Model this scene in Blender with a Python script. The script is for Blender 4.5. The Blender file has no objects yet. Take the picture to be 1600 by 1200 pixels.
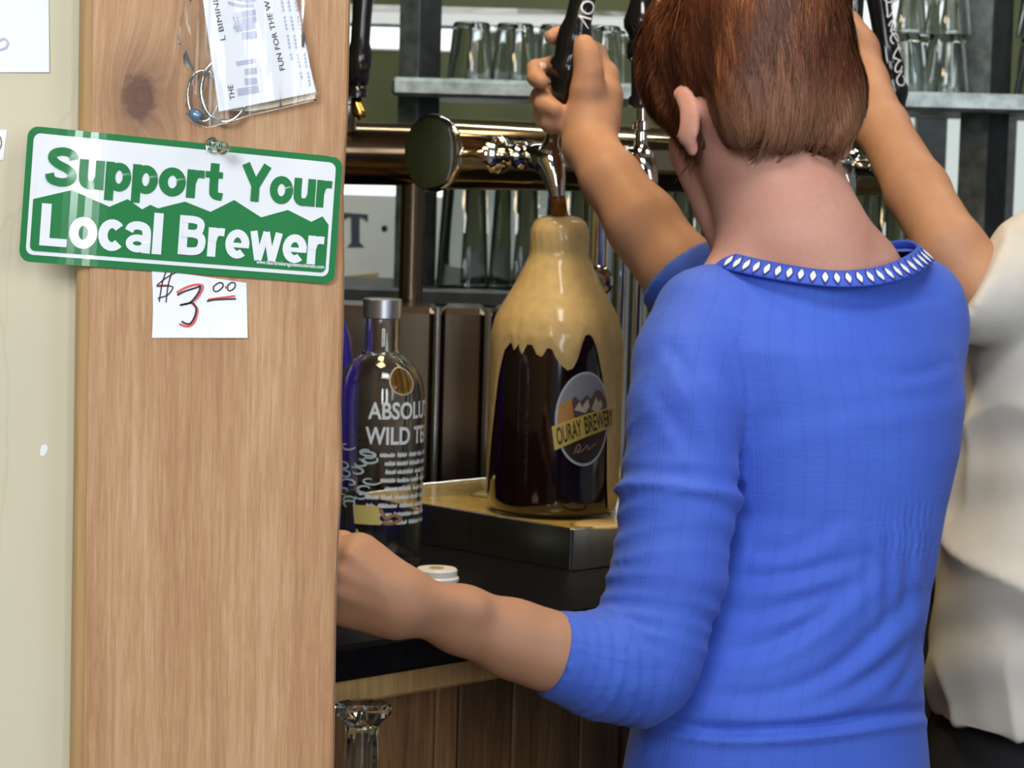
import bpy, math, random
import numpy as np
from mathutils import Vector, Matrix, Euler

random.seed(7)
RNG = np.random.default_rng(11)
scene = bpy.context.scene
col = scene.collection

# ---------------------------------------------------------------- camera
FPX = 4000.0                       # focal length in pixels of a 1600 px wide frame
CAM = Vector((0.0, 0.0, 1.45))
cam_data = bpy.data.cameras.new('camera')
cam_data.sensor_width = 36.0
cam_data.lens = FPX / 1600.0 * 36.0
cam_data.clip_start = 0.05
cam_data.dof.use_dof = True
cam_data.dof.focus_distance = 1.75
cam_data.dof.aperture_fstop = 26.0
cam = bpy.data.objects.new('camera', cam_data)
col.objects.link(cam)
CAM_ROT = (Matrix.Rotation(math.radians(85.0), 3, 'X') @ Matrix.Rotation(math.radians(1.6), 3, 'Z'))
cam.matrix_world = Matrix.Translation(CAM) @ CAM_ROT.to_4x4()
scene.camera = cam

# ---------------------------------------------------------------- world, lights, exposure
world = bpy.data.worlds.new('world')
scene.world = world
world.use_nodes = True
world.node_tree.nodes['Background'].inputs[0].default_value = (0.80, 0.90, 1.0, 1)
world.node_tree.nodes['Background'].inputs[1].default_value = 0.16


def area_light(name, loc, target, sx, sy, energy, color):
    ld = bpy.data.lights.new(name, 'AREA')
    ld.shape = 'RECTANGLE'
    ld.size, ld.size_y, ld.energy, ld.color = sx, sy, energy, color
    o = bpy.data.objects.new(name, ld)
    col.objects.link(o)
    o.location = loc
    o.rotation_euler = (Vector(target) - Vector(loc)).to_track_quat('-Z', 'Y').to_euler()
    return o


# the tall front windows of the room, behind the photographer
area_light('front_window_light', (0.62, -2.5, 2.10), (-0.1, 2.0, 1.7), 0.40, 2.0, 34, (0.92, 0.97, 1.0))
area_light('front_window_light', (1.75, -2.5, 2.10), (-0.1, 2.0, 1.7), 0.50, 2.0, 36, (0.92, 0.97, 1.0))
area_light('wall_fill_light', (-1.0, -1.0, 2.60), (-0.25, 1.6, 1.5), 1.3, 0.9, 56, (0.95, 0.98, 1.0))  # added fill rather than a known window, brightens the cream wall and post
area_light('side_window_light', (2.7, -0.7, 2.3), (0.2, 2.2, 1.5), 1.2, 1.6, 24, (0.90, 0.95, 1.0))
# warm lamps hanging over the bar, a neutral one over the bartenders, an added fill strip brightening the back shelves
area_light('bar_lamp_light', (-0.12, 2.48, 2.45), (0.02, 2.60, 1.2), 0.30, 0.30, 11.0, (1.0, 0.74, 0.38))
area_light('bar_lamp_light', (0.80, 3.1, 2.50), (0.45, 2.7, 1.2), 0.4, 0.4, 3.5, (1.0, 0.78, 0.52))
area_light('ceiling_lamp_light', (0.30, 1.55, 2.70), (0.3, 2.3, 1.4), 0.6, 0.6, 19.0, (1.0, 0.97, 0.93))
area_light('shelf_fill_light', (0.3, 3.75, 2.60), (0.3, 4.6, 1.5), 2.2, 0.12, 24.0, (0.95, 1.0, 0.97))

scene.view_settings.view_transform = 'Standard'
scene.view_settings.look = 'None'
scene.view_settings.gamma = 1.0
scene.view_settings.use_curve_mapping = False
scene.view_settings.exposure = 0.0


# ---------------------------------------------------------------- geometry helpers
def ray(px, py):
    return CAM_ROT @ Vector(((px - 800.0) / FPX, -(py - 600.0) / FPX, -1.0))


def P(px, py, d):
    r = ray(px, py)
    return CAM + r * (d / r.y)


def PZ(px, py, z):
    r = ray(px, py)
    return CAM + r * ((z - CAM.z) / r.z)


def proj(p):
    v = CAM_ROT.transposed() @ (Vector(p) - CAM)
    return 800 + FPX * v.x / -v.z, 600 - FPX * v.y / -v.z


def px2m(px, d):
    return px * d / FPX


class M:
    """collects the vertices and faces of ONE mesh"""

    def __init__(self):
        self.v, self.f = [], []

    def add(self, verts, faces):
        n = len(self.v)
        self.v += [tuple(p) for p in verts]
        self.f += [tuple(i + n for i in f) for f in faces]
        return self

    def box(self, c, s, ax=None, bevel=0.0):
        """box with centre c, full sizes s, axes ax (3 vectors); corners chamfered by bevel"""
        ax = ax or (Vector((1, 0, 0)), Vector((0, 1, 0)), Vector((0, 0, 1)))
        hx, hy, hz = s[0] / 2, s[1] / 2, s[2] / 2
        b = min(bevel, hx * .9, hy * .9, hz * .9)
        c = Vector(c)
        if b <= 0:
            vs = [c + ax[0] * (hx * i) + ax[1] * (hy * j) + ax[2] * (hz * k)
                  for k in (-1, 1) for j in (-1, 1) for i in (-1, 1)]
            return self.add(vs, [(0, 2, 3, 1), (4, 5, 7, 6), (0, 1, 5, 4), (2, 6, 7, 3), (0, 4, 6, 2), (1, 3, 7, 5)])
        ring = [(-hx + b, -hy), (hx - b, -hy), (hx, -hy + b), (hx, hy - b), (hx - b, hy), (-hx + b, hy), (-hx, hy - b), (-hx, -hy + b)]
        rin = [(-hx + b, -hy + b), (hx - b, -hy + b), (hx - b, -hy + b), (hx - b, hy - b), (hx - b, hy - b), (-hx + b, hy - b), (-hx + b, hy - b), (-hx + b, -hy + b)]
        vs = []
        for z, r in ((-hz, rin), (-hz + b, ring), (hz - b, ring), (hz, rin)):
            vs += [c + ax[0] * x + ax[1] * y + ax[2] * z for x, y in r]
        fs = [(0, 6, 4, 2), (24, 26, 28, 30)]
        for l in range(3):
            for i in range(8):
                j = (i + 1) % 8
                fs.append((l * 8 + i, l * 8 + j, l * 8 + 8 + j, l * 8 + 8 + i))
        return self.add(vs, fs)

    def lathe(self, prof, c=(0, 0, 0), n=32, axis=None, close=False):
        """profile [(r, h)] turned about axis through c"""
        a = Vector(axis).normalized() if axis is not None else Vector((0, 0, 1))
        t = Vector((1, 0, 0)) if abs(a.x) < .9 else Vector((0, 1, 0))
        u = (t - a * t.dot(a)).normalized()
        w = a.cross(u)
        c = Vector(c)
        vs, fs = [], []
        for r, h in prof:
            for i in range(n):
                q = 2 * math.pi * i / n
                vs.append(c + a * h + (u * math.cos(q) + w * math.sin(q)) * max(r, 1e-5))
        m = len(prof)
        for l in range(m - 1 if not close else m):
            for i in range(n):
                j = (i + 1) % n
                k = (l + 1) % m
                fs.append((l * n + i, l * n + j, k * n + j, k * n + i))
        if not close:
            if prof[0][0] > 1e-4:
                fs.append(tuple(reversed(range(n))))
            if prof[-1][0] > 1e-4:
                fs.append(tuple(range((m - 1) * n, m * n)))
        return self.add(vs, fs)

    def tube(self, pts, rad, n=14, closed=False):
        pts = [Vector(p) for p in pts]
        m = len(pts)
        rs = rad if isinstance(rad, (list, tuple)) else [rad] * m
        vs, fs = [], []
        prev = None
        for i, p in enumerate(pts):
            a = (pts[(i + 1) % m] if (closed or i < m - 1) else p) - (pts[i - 1] if (closed or i > 0) else p)
            a.normalize()
            if prev is None:
                t = Vector((0, 0, 1)) if abs(a.z) < .9 else Vector((1, 0, 0))
            else:
                t = prev
            u = (t - a * t.dot(a)).normalized()
            prev = u
            w = a.cross(u)
            for k in range(n):
                q = 2 * math.pi * k / n
                vs.append(p + (u * math.cos(q) + w * math.sin(q)) * rs[i])
        for l in range(m if closed else m - 1):
            for k in range(n):
                j = (k + 1) % n
                o = ((l + 1) % m) * n
                fs.append((l * n + k, l * n + j, o + j, o + k))
        if not closed:
            fs.append(tuple(reversed(range(n))))
            fs.append(tuple(range((m - 1) * n, m * n)))
        return self.add(vs, fs)

    def prism(self, poly, thick, fn):
        """2-D polygon (u,v) -> slab; fn(u, v, h) gives the point at height h (0..thick)"""
        n = len(poly)
        self.add([fn(u, v, 0) for u, v in poly] + [fn(u, v, thick) for u, v in poly],
                 [tuple(reversed(range(n))), tuple(range(n, 2 * n))] +
                 [(i, (i + 1) % n, n + (i + 1) % n, n + i) for i in range(n)])
        return self

    def grid(self, fn, nu, nv, thick=None):
        """sheet fn(u, v) over the unit square; with thick = offset vector it gets a back side"""
        vs = [fn(i / nu, j / nv) for j in range(nv + 1) for i in range(nu + 1)]
        fs = [(j * (nu + 1) + i, j * (nu + 1) + i + 1, (j + 1) * (nu + 1) + i + 1, (j + 1) * (nu + 1) + i)
              for j in range(nv) for i in range(nu)]
        self.add(vs, fs)
        if thick is not None:
            t = Vector(thick)
            k = len(vs)
            self.add([Vector(p) + t for p in vs], [tuple(reversed(f)) for f in fs])
            b = ([i for i in range(nu + 1)] + [j * (nu + 1) + nu for j in range(1, nv + 1)] +
                 [nv * (nu + 1) + i for i in range(nu - 1, -1, -1)] + [j * (nu + 1) for j in range(nv - 1, 0, -1)])
            base = len(self.v) - 2 * k
            for i in range(len(b)):
                p, q = b[i], b[(i + 1) % len(b)]
                self.f.append((base + p, base + k + p, base + k + q, base + q))
        return self

    def strip(self, pts, width, fn, h=0.0):
        """flat pen stroke through 2-D points, laid on the surface fn(u, v, h)"""
        n = len(pts)
        L, R = [], []
        for i in range(n):
            x0, y0 = pts[max(i - 1, 0)]
            x1, y1 = pts[min(i + 1, n - 1)]
            dx, dy = x1 - x0, y1 - y0
            l = math.hypot(dx, dy) or 1
            w = width[i] if isinstance(width, (list, tuple)) else width
            nx, ny = -dy / l * w / 2, dx / l * w / 2
            L.append((pts[i][0] + nx, pts[i][1] + ny))
            R.append((pts[i][0] - nx, pts[i][1] - ny))
        self.add([fn(u, v, h) for u, v in L] + [fn(u, v, h) for u, v in R],
                 [(i, i + 1, n + i + 1, n + i) for i in range(n - 1)])
        return self

    def build(self, name, mat, parent=None, smooth=False, angle=None):
        me = bpy.data.meshes.new(name)
        me.from_pydata(self.v, [], self.f)
        me.validate()
        return link_mesh(name, me, mat, parent, smooth, angle)


def link_mesh(name, me, mat, parent=None, smooth=False, angle=None):
    import bmesh
    bm = bmesh.new()
    bm.from_mesh(me)
    bmesh.ops.recalc_face_normals(bm, faces=bm.faces)
    bm.to_mesh(me)
    bm.free()
    if smooth or angle:
        me.shade_smooth()
        if angle:
            me.set_sharp_from_angle(angle=math.radians(angle))
    me.materials.append(mat)
    o = bpy.data.objects.new(name, me)
    col.objects.link(o)
    if parent is not None:
        adopt(o, parent)
    return o


def adopt(o, parent):
    o.parent = parent
    m = Matrix.Translation(parent.location)
    p = parent
    if p.parent is not None:
        m = Matrix.Translation(p.parent.location)
    o.matrix_parent_inverse = m.inverted() if parent.type == 'EMPTY' else Matrix.Identity(4)


def tag(o, label=None, cat=None, group=None, kind=None):
    for k, v in (('label', label), ('category', cat), ('group', group), ('kind', kind)):
        if v:
            o[k] = v
    return o


def thing(name, label, cat, loc=(0, 0, 0), group=None):
    o = bpy.data.objects.new(name, None)
    o.empty_display_size = 0.05
    col.objects.link(o)
    o.location = loc
    return tag(o, label, cat, group)


def dup(root, loc, label, rotz=0.0, group=None, scale=None):
    r = root.copy()
    col.objects.link(r)
    r.location = loc
    r.rotation_euler = (0, 0, rotz)
    if scale:
        r.scale = scale
    r['label'] = label
    if group:
        r['group'] = group
    for ch in root.children:
        c = ch.copy()
        col.objects.link(c)
        c.parent = r
        for g in ch.children:
            d = g.copy()
            col.objects.link(d)
            d.parent = c
    return r


def text2d(s, x0, x1, base, cap, bold=0.0, flip=False):
    """lettering as 2-D triangles: fits s between x0 and x1, capitals from base to cap"""
    def curve(t):
        cu = bpy.data.curves.new('lettering', 'FONT')
        cu.body = t
        cu.offset = bold
        cu.resolution_u = 4
        ob = bpy.data.objects.new('lettering', cu)
        col.objects.link(ob)
        dg = bpy.context.evaluated_depsgraph_get()
        me = bpy.data.meshes.new_from_object(ob.evaluated_get(dg))
        bpy.data.objects.remove(ob)
        v = [tuple(q.co) for q in me.vertices]
        f = [tuple(q.vertices) for q in me.polygons]
        bpy.data.meshes.remove(me)
        return v, f
    v, f = curve(s)
    ref, _ = curve('H')
    h0, h1 = min(p[1] for p in ref), max(p[1] for p in ref)
    a, b = min(p[0] for p in v), max(p[0] for p in v)
    out = [(x0 + (p[0] - a) / (b - a) * (x1 - x0), base + (p[1] - h0) / (h1 - h0) * (cap - base)) for p in v]
    return out, f


def rrect(x0, y0, x1, y1, r, n=5):
    out = []
    for cx, cy, a0 in ((x1 - r, y1 - r, 0), (x0 + r, y1 - r, 90), (x0 + r, y0 + r, 180), (x1 - r, y0 + r, 270)):
        for i in range(n + 1):
            a = math.radians(a0 + 90 * i / n)
            out.append((cx + r * math.cos(a), cy + r * math.sin(a)))
    return out


def smooth_path(pts, n=8):
    """Catmull-Rom through points of any dimension"""
    p = [np.array(q, float) for q in pts]
    p = [2 * p[0] - p[1]] + p + [2 * p[-1] - p[-2]]
    out = []
    for i in range(1, len(p) - 2):
        for k in range(n):
            t = k / n
            out.append(tuple(0.5 * ((2 * p[i]) + (-p[i - 1] + p[i + 1]) * t + (2 * p[i - 1] - 5 * p[i] + 4 * p[i + 1] - p[i + 2]) * t * t
                                    + (-p[i - 1] + 3 * p[i] - 3 * p[i + 1] + p[i + 2]) * t ** 3)))
    out.append(tuple(p[-2]))
    return out


# ---------------------------------------------------------------- materials
class Mat:
    def __init__(self, name, color=(.5, .5, .5), rough=.5, metal=0.0, spec=.5, trans=0.0, ior=1.45, sub=0.0, coat=0.0, sheen=0.0, alpha=1.0):
        self.m = bpy.data.materials.new(name)
        self.m.use_nodes = True
        self.nt = self.m.node_tree
        self.b = self.nt.nodes['Principled BSDF']
        s = self.b.inputs
        s['Base Color'].default_value = (*color, 1)
        s['Roughness'].default_value = rough
        s['Metallic'].default_value = metal
        s['Specular IOR Level'].default_value = spec
        s['Transmission Weight'].default_value = trans
        s['IOR'].default_value = ior
        s['Subsurface Weight'].default_value = sub
        if sub:
            s['Subsurface Radius'].default_value = (1.0, .35, .2)
            s['Subsurface Scale'].default_value = .012
        s['Coat Weight'].default_value = coat
        s['Coat Roughness'].default_value = .10
        s['Sheen Weight'].default_value = sheen
        s['Alpha'].default_value = alpha
        self._co = None

    def node(self, t, **kw):
        n = self.nt.nodes.new(t)
        for k, v in kw.items():
            if k in n.inputs:
                n.inputs[k].default_value = v
            else:
                setattr(n, k, v)
        return n

    def wire(self, a, b):
        self.nt.links.new(a, b)

    def coords(self, scale=(1, 1, 1), loc=(0, 0, 0), rot=(0, 0, 0)):
        if self._co is None:
            self._co = self.node('ShaderNodeTexCoord')
        mp = self.node('ShaderNodeMapping')
        mp.inputs['Scale'].default_value = scale
        mp.inputs['Location'].default_value = loc
        mp.inputs['Rotation'].default_value = rot
        self.wire(self._co.outputs['Object'], mp.inputs[0])
        return mp.outputs[0]

    def noise(self, scale=10, detail=4, stretch=(1, 1, 1), rough=.55, dist=0.0, vec=None):
        n = self.node('ShaderNodeTexNoise', Scale=scale, Detail=detail, Roughness=rough, Distortion=dist)
        self.wire(vec if vec is not None else self.coords(stretch), n.inputs['Vector'])
        return n.outputs['Fac']

    def ramp(self, fac, stops):
        r = self.node('ShaderNodeValToRGB')
        e = r.color_ramp.elements
        while len(e) < len(stops):
            e.new(.5)
        for q, (p, c) in zip(e, stops):
            q.position = p
            q.color = (*c, 1) if len(c) == 3 else c
        self.wire(fac, r.inputs[0])
        return r.outputs[0]

    def math(self, op, a, b=None):
        n = self.node('ShaderNodeMath', operation=op)
        for i, q in enumerate((a, b)):
            if q is None:
                continue
            if isinstance(q, (int, float)):
                n.inputs[i].default_value = q
            else:
                self.wire(q, n.inputs[i])
        return n.outputs[0]

    def mix(self, fac, a, b, mode='MIX'):
        n = self.node('ShaderNodeMix', data_type='RGBA', blend_type=mode)
        for i, q in ((0, fac), (6, a), (7, b)):
            if isinstance(q, (int, float)):
                n.inputs[i].default_value = q
            elif isinstance(q, tuple):
                n.inputs[i].default_value = (*q, 1)
            else:
                self.wire(q, n.inputs[i])
        return n.outputs[2]

    def color(self, c):
        self.wire(c, self.b.inputs['Base Color'])
        return self

    def rough(self, c):
        self.wire(c, self.b.inputs['Roughness'])
        return self

    def bump(self, h, strength=.3, dist=.002):
        n = self.node('ShaderNodeBump', Strength=strength, Distance=dist)
        self.wire(h, n.inputs['Height'])
        self.wire(n.outputs[0], self.b.inputs['Normal'])
        return self

    def attr(self, name):
        n = self.node('ShaderNodeAttribute', attribute_name=name)
        return n


def simple(name, color, rough=.5, var=.0, scale=30, stretch=(1, 1, 1), bump=0.0, bdist=.001, **kw):
    m = Mat(name, color, rough, **kw)
    if var or bump:
        n = m.noise(scale, 4, stretch)
        if var:
            lo = tuple(max(0, c * (1 - var)) for c in color)
            hi = tuple(min(1, c * (1 + var)) for c in color)
            m.color(m.ramp(n, [(.3, lo), (.7, hi)]))
        if bump:
            m.bump(n, bump, bdist)
    return m.m


def wood(name, dark, mid, light, scale=1.0, knot=None, rough=.55, rnd=False):
    m = Mat(name, mid, rough)
    v = m.coords((1, 1, 1))
    if knot is not None:                       # grain bends round the knot
        kn = m.node('ShaderNodeVectorMath', operation='DISTANCE')
        mp = m.coords((1, 1, .62))
        m.wire(mp, kn.inputs[0])
        kn.inputs[1].default_value = (knot[0], knot[1], knot[2] * .62)
        kd = kn.outputs['Value']
    base = m.node('ShaderNodeMapping')
    base.inputs['Scale'].default_value = (1, 1, .045)
    m.wire(v, base.inputs[0])
    vec = base.outputs[0]
    if knot is not None:
        off = m.math('MULTIPLY', m.math('POWER', 2.718, m.math('MULTIPLY', kd, -75.0)), .035)
        cb = m.node('ShaderNodeCombineXYZ')
        m.wire(off, cb.inputs[0])
        ad = m.node('ShaderNodeVectorMath', operation='ADD')
        m.wire(vec, ad.inputs[0])
        m.wire(cb.outputs[0], ad.inputs[1])
        vec = ad.outputs[0]
    if rnd:
        oi = m.node('ShaderNodeObjectInfo')
        ad = m.node('ShaderNodeVectorMath', operation='ADD')
        m.wire(vec, ad.inputs[0])
        m.wire(oi.outputs['Random'], ad.inputs[1])
        vec = ad.outputs[0]
    big = m.noise(34 * scale, 3, rough=.6, dist=.25, vec=vec)
    fine = m.noise(260 * scale, 5, rough=.7, dist=.2, vec=vec)
    vfine = m.noise(900 * scale, 3, rough=.7, vec=vec)
    f = m.math('ADD', m.math('MULTIPLY', big, .30), m.math('ADD', m.math('MULTIPLY', fine, .42), m.math('MULTIPLY', vfine, .28)))
    c = m.ramp(f, [(.36, dark), (.5, mid), (.63, light)])
    if rnd:
        hv = m.node('ShaderNodeHueSaturation')
        m.wire(c, hv.inputs['Color'])
        m.wire(m.math('ADD', m.math('MULTIPLY', oi.outputs['Random'], .9), .5), hv.inputs['Value'])
        c = hv.outputs[0]
    if knot is not None:
        rings = m.math('SINE', m.math('MULTIPLY', kd, 1500.0))
        k1 = m.ramp(m.math('ADD', kd, m.math('MULTIPLY', m.noise(160, 3), .008)), [(.0125, (1, 1, 1)), (.0155, (.55, .55, .55)), (.034, (0, 0, 0))])
        kc = m.mix(m.math('MULTIPLY', rings, .25), (.085, .030, .022), (.14, .055, .035))
        c = m.mix(m.math('MULTIPLY', k1, .85), c, kc)
    m.color(c)
    m.bump(f, .35, .0012)
    return m.m


MAT = {}
MAT['cream'] = None
_m = Mat('cream_paint', (.62, .56, .40), .6)
_n = _m.noise(3, 4)
_c = _m.ramp(_n, [(.3, (.60, .545, .385)), (.7, (.66, .60, .44))])
_vo = _m.node('ShaderNodeTexVoronoi', feature='DISTANCE_TO_EDGE', Scale=5.5)
_mp = _m.coords((1, 1, .35))
_wn = _m.node('ShaderNodeTexNoise', Scale=14.0, Detail=3.0)
_m.wire(_mp, _wn.inputs['Vector'])
_vm = _m.node('ShaderNodeVectorMath', operation='MULTIPLY_ADD')
_m.wire(_wn.outputs['Color'], _vm.inputs[0])
_vm.inputs[1].default_value = (.06, .06, .06)
_m.wire(_mp, _vm.inputs[2])
_m.wire(_vm.outputs[0], _vo.inputs['Vector'])
_crack = _m.ramp(_vo.outputs['Distance'], [(.0, (1, 1, 1)), (.006, (0, 0, 0))])
_c = _m.mix(_m.math('MULTIPLY', _crack, .16), _c, (.34, .30, .2))
_m.color(_c).bump(_m.noise(180, 3), .12, .0006)
MAT['cream'] = _m.m
MAT['olive'] = simple('olive_paint', (.090, .100, .035), .6, .15, 6)
MAT['ceiling'] = simple('ceiling_paint', (.16, .14, .11), .8, .1, 4)
MAT['floor'] = simple('floor_tile', (.12, .09, .07), .5, .2, 8)
MAT['white_paint'] = simple('white_paint', (.75, .76, .74), .5, .05, 20)
MAT['bead'] = wood('bead_wood', (.40, .235, .095), (.46, .275, .115), (.52, .32, .14), .7)
MAT['plank'] = wood('plank_wood', (.10, .045, .018), (.19, .095, .036), (.30, .17, .07), .8, rnd=True, rough=.45)
MAT['edge_wood'] = wood('edge_wood', (.26, .15, .05), (.38, .23, .085), (.48, .31, .13), .8)
MAT['steel'] = simple('brushed_steel', (.62, .61, .57), .22, .12, 60, (1, 1, .05), metal=1.0)
MAT['dark_steel'] = simple('brown_tinted_steel', (.20, .155, .115), .26, .15, 40, (1, 1, .04), metal=1.0)
MAT['galv'] = simple('galvanised_steel', (.30, .34, .34), .42, .35, 42, metal=.85)
MAT['iron'] = simple('dark_iron', (.045, .05, .05), .4, .3, 30, metal=.6)
MAT['chrome'] = simple('chrome', (.78, .77, .74), .07, metal=1.0)
MAT['rail'] = simple('polished_rail', (.50, .40, .25), .10, .08, 9, metal=1.0)
MAT['black_gloss'] = simple('black_gloss', (.008, .008, .009), .12, coat=.5)
MAT['black_top'] = simple('black_counter', (.006, .006, .007), .40, .2, 60, spec=.03)
MAT['white_plastic'] = simple('white_plastic', (.80, .80, .78), .35)
MAT['white_print'] = simple('white_print', (.86, .86, .86), .35)
MAT['grey_print'] = simple('frosted_print', (.62, .66, .68), .5)
MAT['paper'] = simple('white_paper', (.88, .89, .93), .65, .02, 30)
MAT['ink'] = simple('black_ink', (.03, .022, .03), .5)
MAT['red_ink'] = simple('red_ink', (.75, .10, .10), .5)
MAT['pale_ink'] = simple('pale_grey_ink', (.50, .51, .64), .5)
MAT['green'] = simple('green_vinyl', (.020, .205, .060), .2, coat=1.0)
MAT['white_vinyl'] = simple('white_vinyl', (.84, .86, .90), .2, coat=1.0)
MAT['foam'] = simple('beer_foam', (.56, .40, .17), .55, .10, 90, bump=.15, bdist=.0008, sub=.12, coat=.55)
MAT['beer_dark'] = simple('dark_beer_glass', (.010, .0035, .003), .06, coat=1.0)
MAT['beer_amber'] = simple('amber_beer', (.35, .12, .02), .08, trans=.5, ior=1.33)
MAT['puddle'] = simple('beer_puddle', (.52, .36, .09), .22, .12, 25, coat=.4)
MAT['glass'] = simple('clear_glass', (.94, .97, .96), .02, trans=1.0, ior=1.45)
MAT['purple_glass'] = simple('purple_glass', (.03, .012, .32), .08, coat=.6)
MAT['cap_metal'] = simple('silver_cap', (.50, .51, .56), .3, metal=.9)
MAT['brass'] = simple('brass', (.48, .30, .09), .2, metal=1.0)


def film_material():
    m = bpy.data.materials.new('clear_film')
    m.use_nodes = True
    nt = m.node_tree
    nt.nodes.remove(nt.nodes['Principled BSDF'])
    out = nt.nodes['Material Output']
    tr = nt.nodes.new('ShaderNodeBsdfTransparent')
    tr.inputs[0].default_value = (.95, .96, .97, 1)
    gl = nt.nodes.new('ShaderNodeBsdfGlossy')
    gl.inputs['Roughness'].default_value = .2
    fr = nt.nodes.new('ShaderNodeFresnel')
    fr.inputs[0].default_value = 1.5
    ad = nt.nodes.new('ShaderNodeMath')
    ad.operation = 'ADD'
    ad.inputs[1].default_value = .02
    nt.links.new(fr.outputs[0], ad.inputs[0])
    mx = nt.nodes.new('ShaderNodeMixShader')
    nt.links.new(ad.outputs[0], mx.inputs[0])
    nt.links.new(tr.outputs[0], mx.inputs[1])
    nt.links.new(gl.outputs[0], mx.inputs[2])
    no = nt.nodes.new('ShaderNodeTexNoise')
    no.inputs['Scale'].default_value = 38
    tc = nt.nodes.new('ShaderNodeTexCoord')
    nt.links.new(tc.outputs['Object'], no.inputs['Vector'])
    bp = nt.nodes.new('ShaderNodeBump')
    bp.inputs['Strength'].default_value = .35
    bp.inputs['Distance'].default_value = .003
    nt.links.new(no.outputs[0], bp.inputs['Height'])
    nt.links.new(bp.outputs[0], gl.inputs['Normal'])
    nt.links.new(mx.outputs[0], out.inputs[0])
    return m


def daylight_material(name, color, strength):
    m = Mat(name, (0, 0, 0), .5)
    m.b.inputs['Emission Color'].default_value = (*color, 1)
    m.b.inputs['Emission Strength'].default_value = strength
    return m.m


MAT['film'] = film_material()
MAT['daylight'] = daylight_material('daylight_pane', (.93, .97, 1.0), 1.5)
MAT['blind'] = daylight_material('glowing_blind', (.92, .95, .90), .72)  # daylight on the blind put in as its own glow
MAT['daylight_dim'] = daylight_material('hazy_daylight_pane', (.80, .90, .86), .75)

# ================================================================ the setting
X, Y, Z = Vector((1, 0, 0)), Vector((0, 1, 0)), Vector((0, 0, 1))
E45 = Vector((math.cos(math.radians(45)), math.sin(math.radians(45)), 0))      # along the bar, away to the right
N45 = Vector((E45.y, -E45.x, 0))                                               # out of the bar, towards the bartenders
BAR_FRAME = (E45, -N45, Z)
Z_TOP = CAM.z - 0.42                                                            # bar top
D_POST = 1.63
D_RACK = 4.2
D_BACK = 5.2


def structure(o):
    o['kind'] = 'structure'
    return o


structure(M().box((0, 2.2, -.05), (7, 7, .1)).build('floor', MAT['floor']))
structure(M().box((0, 3.6, 2.82), (7, 4.2, .1)).build('ceiling', MAT['ceiling']))
xl = P(112, 600, D_POST).x
xr = P(531, 600, D_POST).x
structure(M().box((xl + .02 - 1.0, D_POST + .022 + .05, 1.385), (2.0, .10, 2.77)).build('wall_left', MAT['cream']))
structure(M().box((-3.5, 3.6, 1.385), (.1, 4.0, 2.77)).build('wall_side', MAT['olive']))


# back wall with three window openings, built of the pieces between the openings
def span(px0, py0, px1, py1, d):
    a, b = P(px0, py0, d), P(px1, py1, d)
    return min(a.x, b.x), min(a.z, b.z), max(a.x, b.x), max(a.z, b.z)


wins = [span(470, 12, 1505, 104, D_BACK), span(470, 262, 800, 316, D_BACK), span(1395, 178, 1690, 352, D_BACK)]
wb = M()
xs = sorted({-3.45, 3.45, *[w[0] for w in wins], *[w[2] for w in wins]})
for a, b in zip(xs[:-1], xs[1:]):
    zs = [0.0]
    for w in sorted(wins, key=lambda q: q[1]):
        if w[0] <= a + 1e-6 and w[2] >= b - 1e-6:
            zs += [w[1], w[3]]
    zs.append(2.77)
    for k in range(0, len(zs), 2):
        wb.box(((a + b) / 2, D_BACK + .06, (zs[k] + zs[k + 1]) / 2), (b - a, .12, zs[k + 1] - zs[k]))
structure(wb.build('wall_back', MAT['olive']))


def window(name, w, mulls, bars, pane_mat, fw=.02, frame='white_paint'):
    x0, z0, x1, z1 = w
    root = bpy.data.objects.new(name, None)
    col.objects.link(root)
    root.location = ((x0 + x1) / 2, D_BACK, z0)
    root['kind'] = 'structure'
    m = M()
    m.box(((x0 + x1) / 2, D_BACK + .02, z1 - fw / 2), (x1 - x0, .05, fw))
    m.box(((x0 + x1) / 2, D_BACK + .02, z0 + fw / 2), (x1 - x0, .05, fw))
    m.box((x0 + fw / 2, D_BACK + .02, (z0 + z1) / 2), (fw, .05, z1 - z0 - 2 * fw))
    m.box((x1 - fw / 2, D_BACK + .02, (z0 + z1) / 2), (fw, .05, z1 - z0 - 2 * fw))
    m.build('window_frame', MAT[frame], root)
    M().box(((x0 + x1) / 2, D_BACK + .05, (z0 + z1) / 2), (x1 - x0 - 2 * fw, .004, z1 - z0 - 2 * fw)).build('window_pane', MAT[pane_mat], root)
    for px, wd in mulls:
        c = P(px, (300), D_BACK)
        M().box((c.x, D_BACK + .015, (z0 + z1) / 2), (wd, .03, z1 - z0 - 2 * fw)).build('mullion', MAT['iron'], root)
    for py, h, mt in bars:
        c = P(700, py, D_BACK)
        M().box(((x0 + x1) / 2, D_BACK + .015, c.z), (x1 - x0 - 2 * fw, .03, h)).build('glazing_bar', MAT[mt], root)
    return root


window('window_1', wins[0], [(1180, .05)], [(26, .040, 'blind'), (42, .006, 'iron')], 'daylight', .004)
window('window_2', wins[1], [], [], 'daylight', .004)
window('window_3', wins[2], [(1452, .062), (1546, .10)], [], 'daylight_dim', .006, 'iron')

# ================================================================ the post at the wall's end
post = thing('wooden_post', 'pale cedar post with a dark knot and a rounded left edge', 'post', (xl, D_POST, 0))
kp = P(217, 152, D_POST)
MAT['cedar'] = wood('cedar_wood', (.35, .170, .075), (.48, .268, .133), (.60, .380, .215), 1.0, knot=kp)
xb = P(138, 600, D_POST).x
pm = M()
nz = 60
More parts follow.
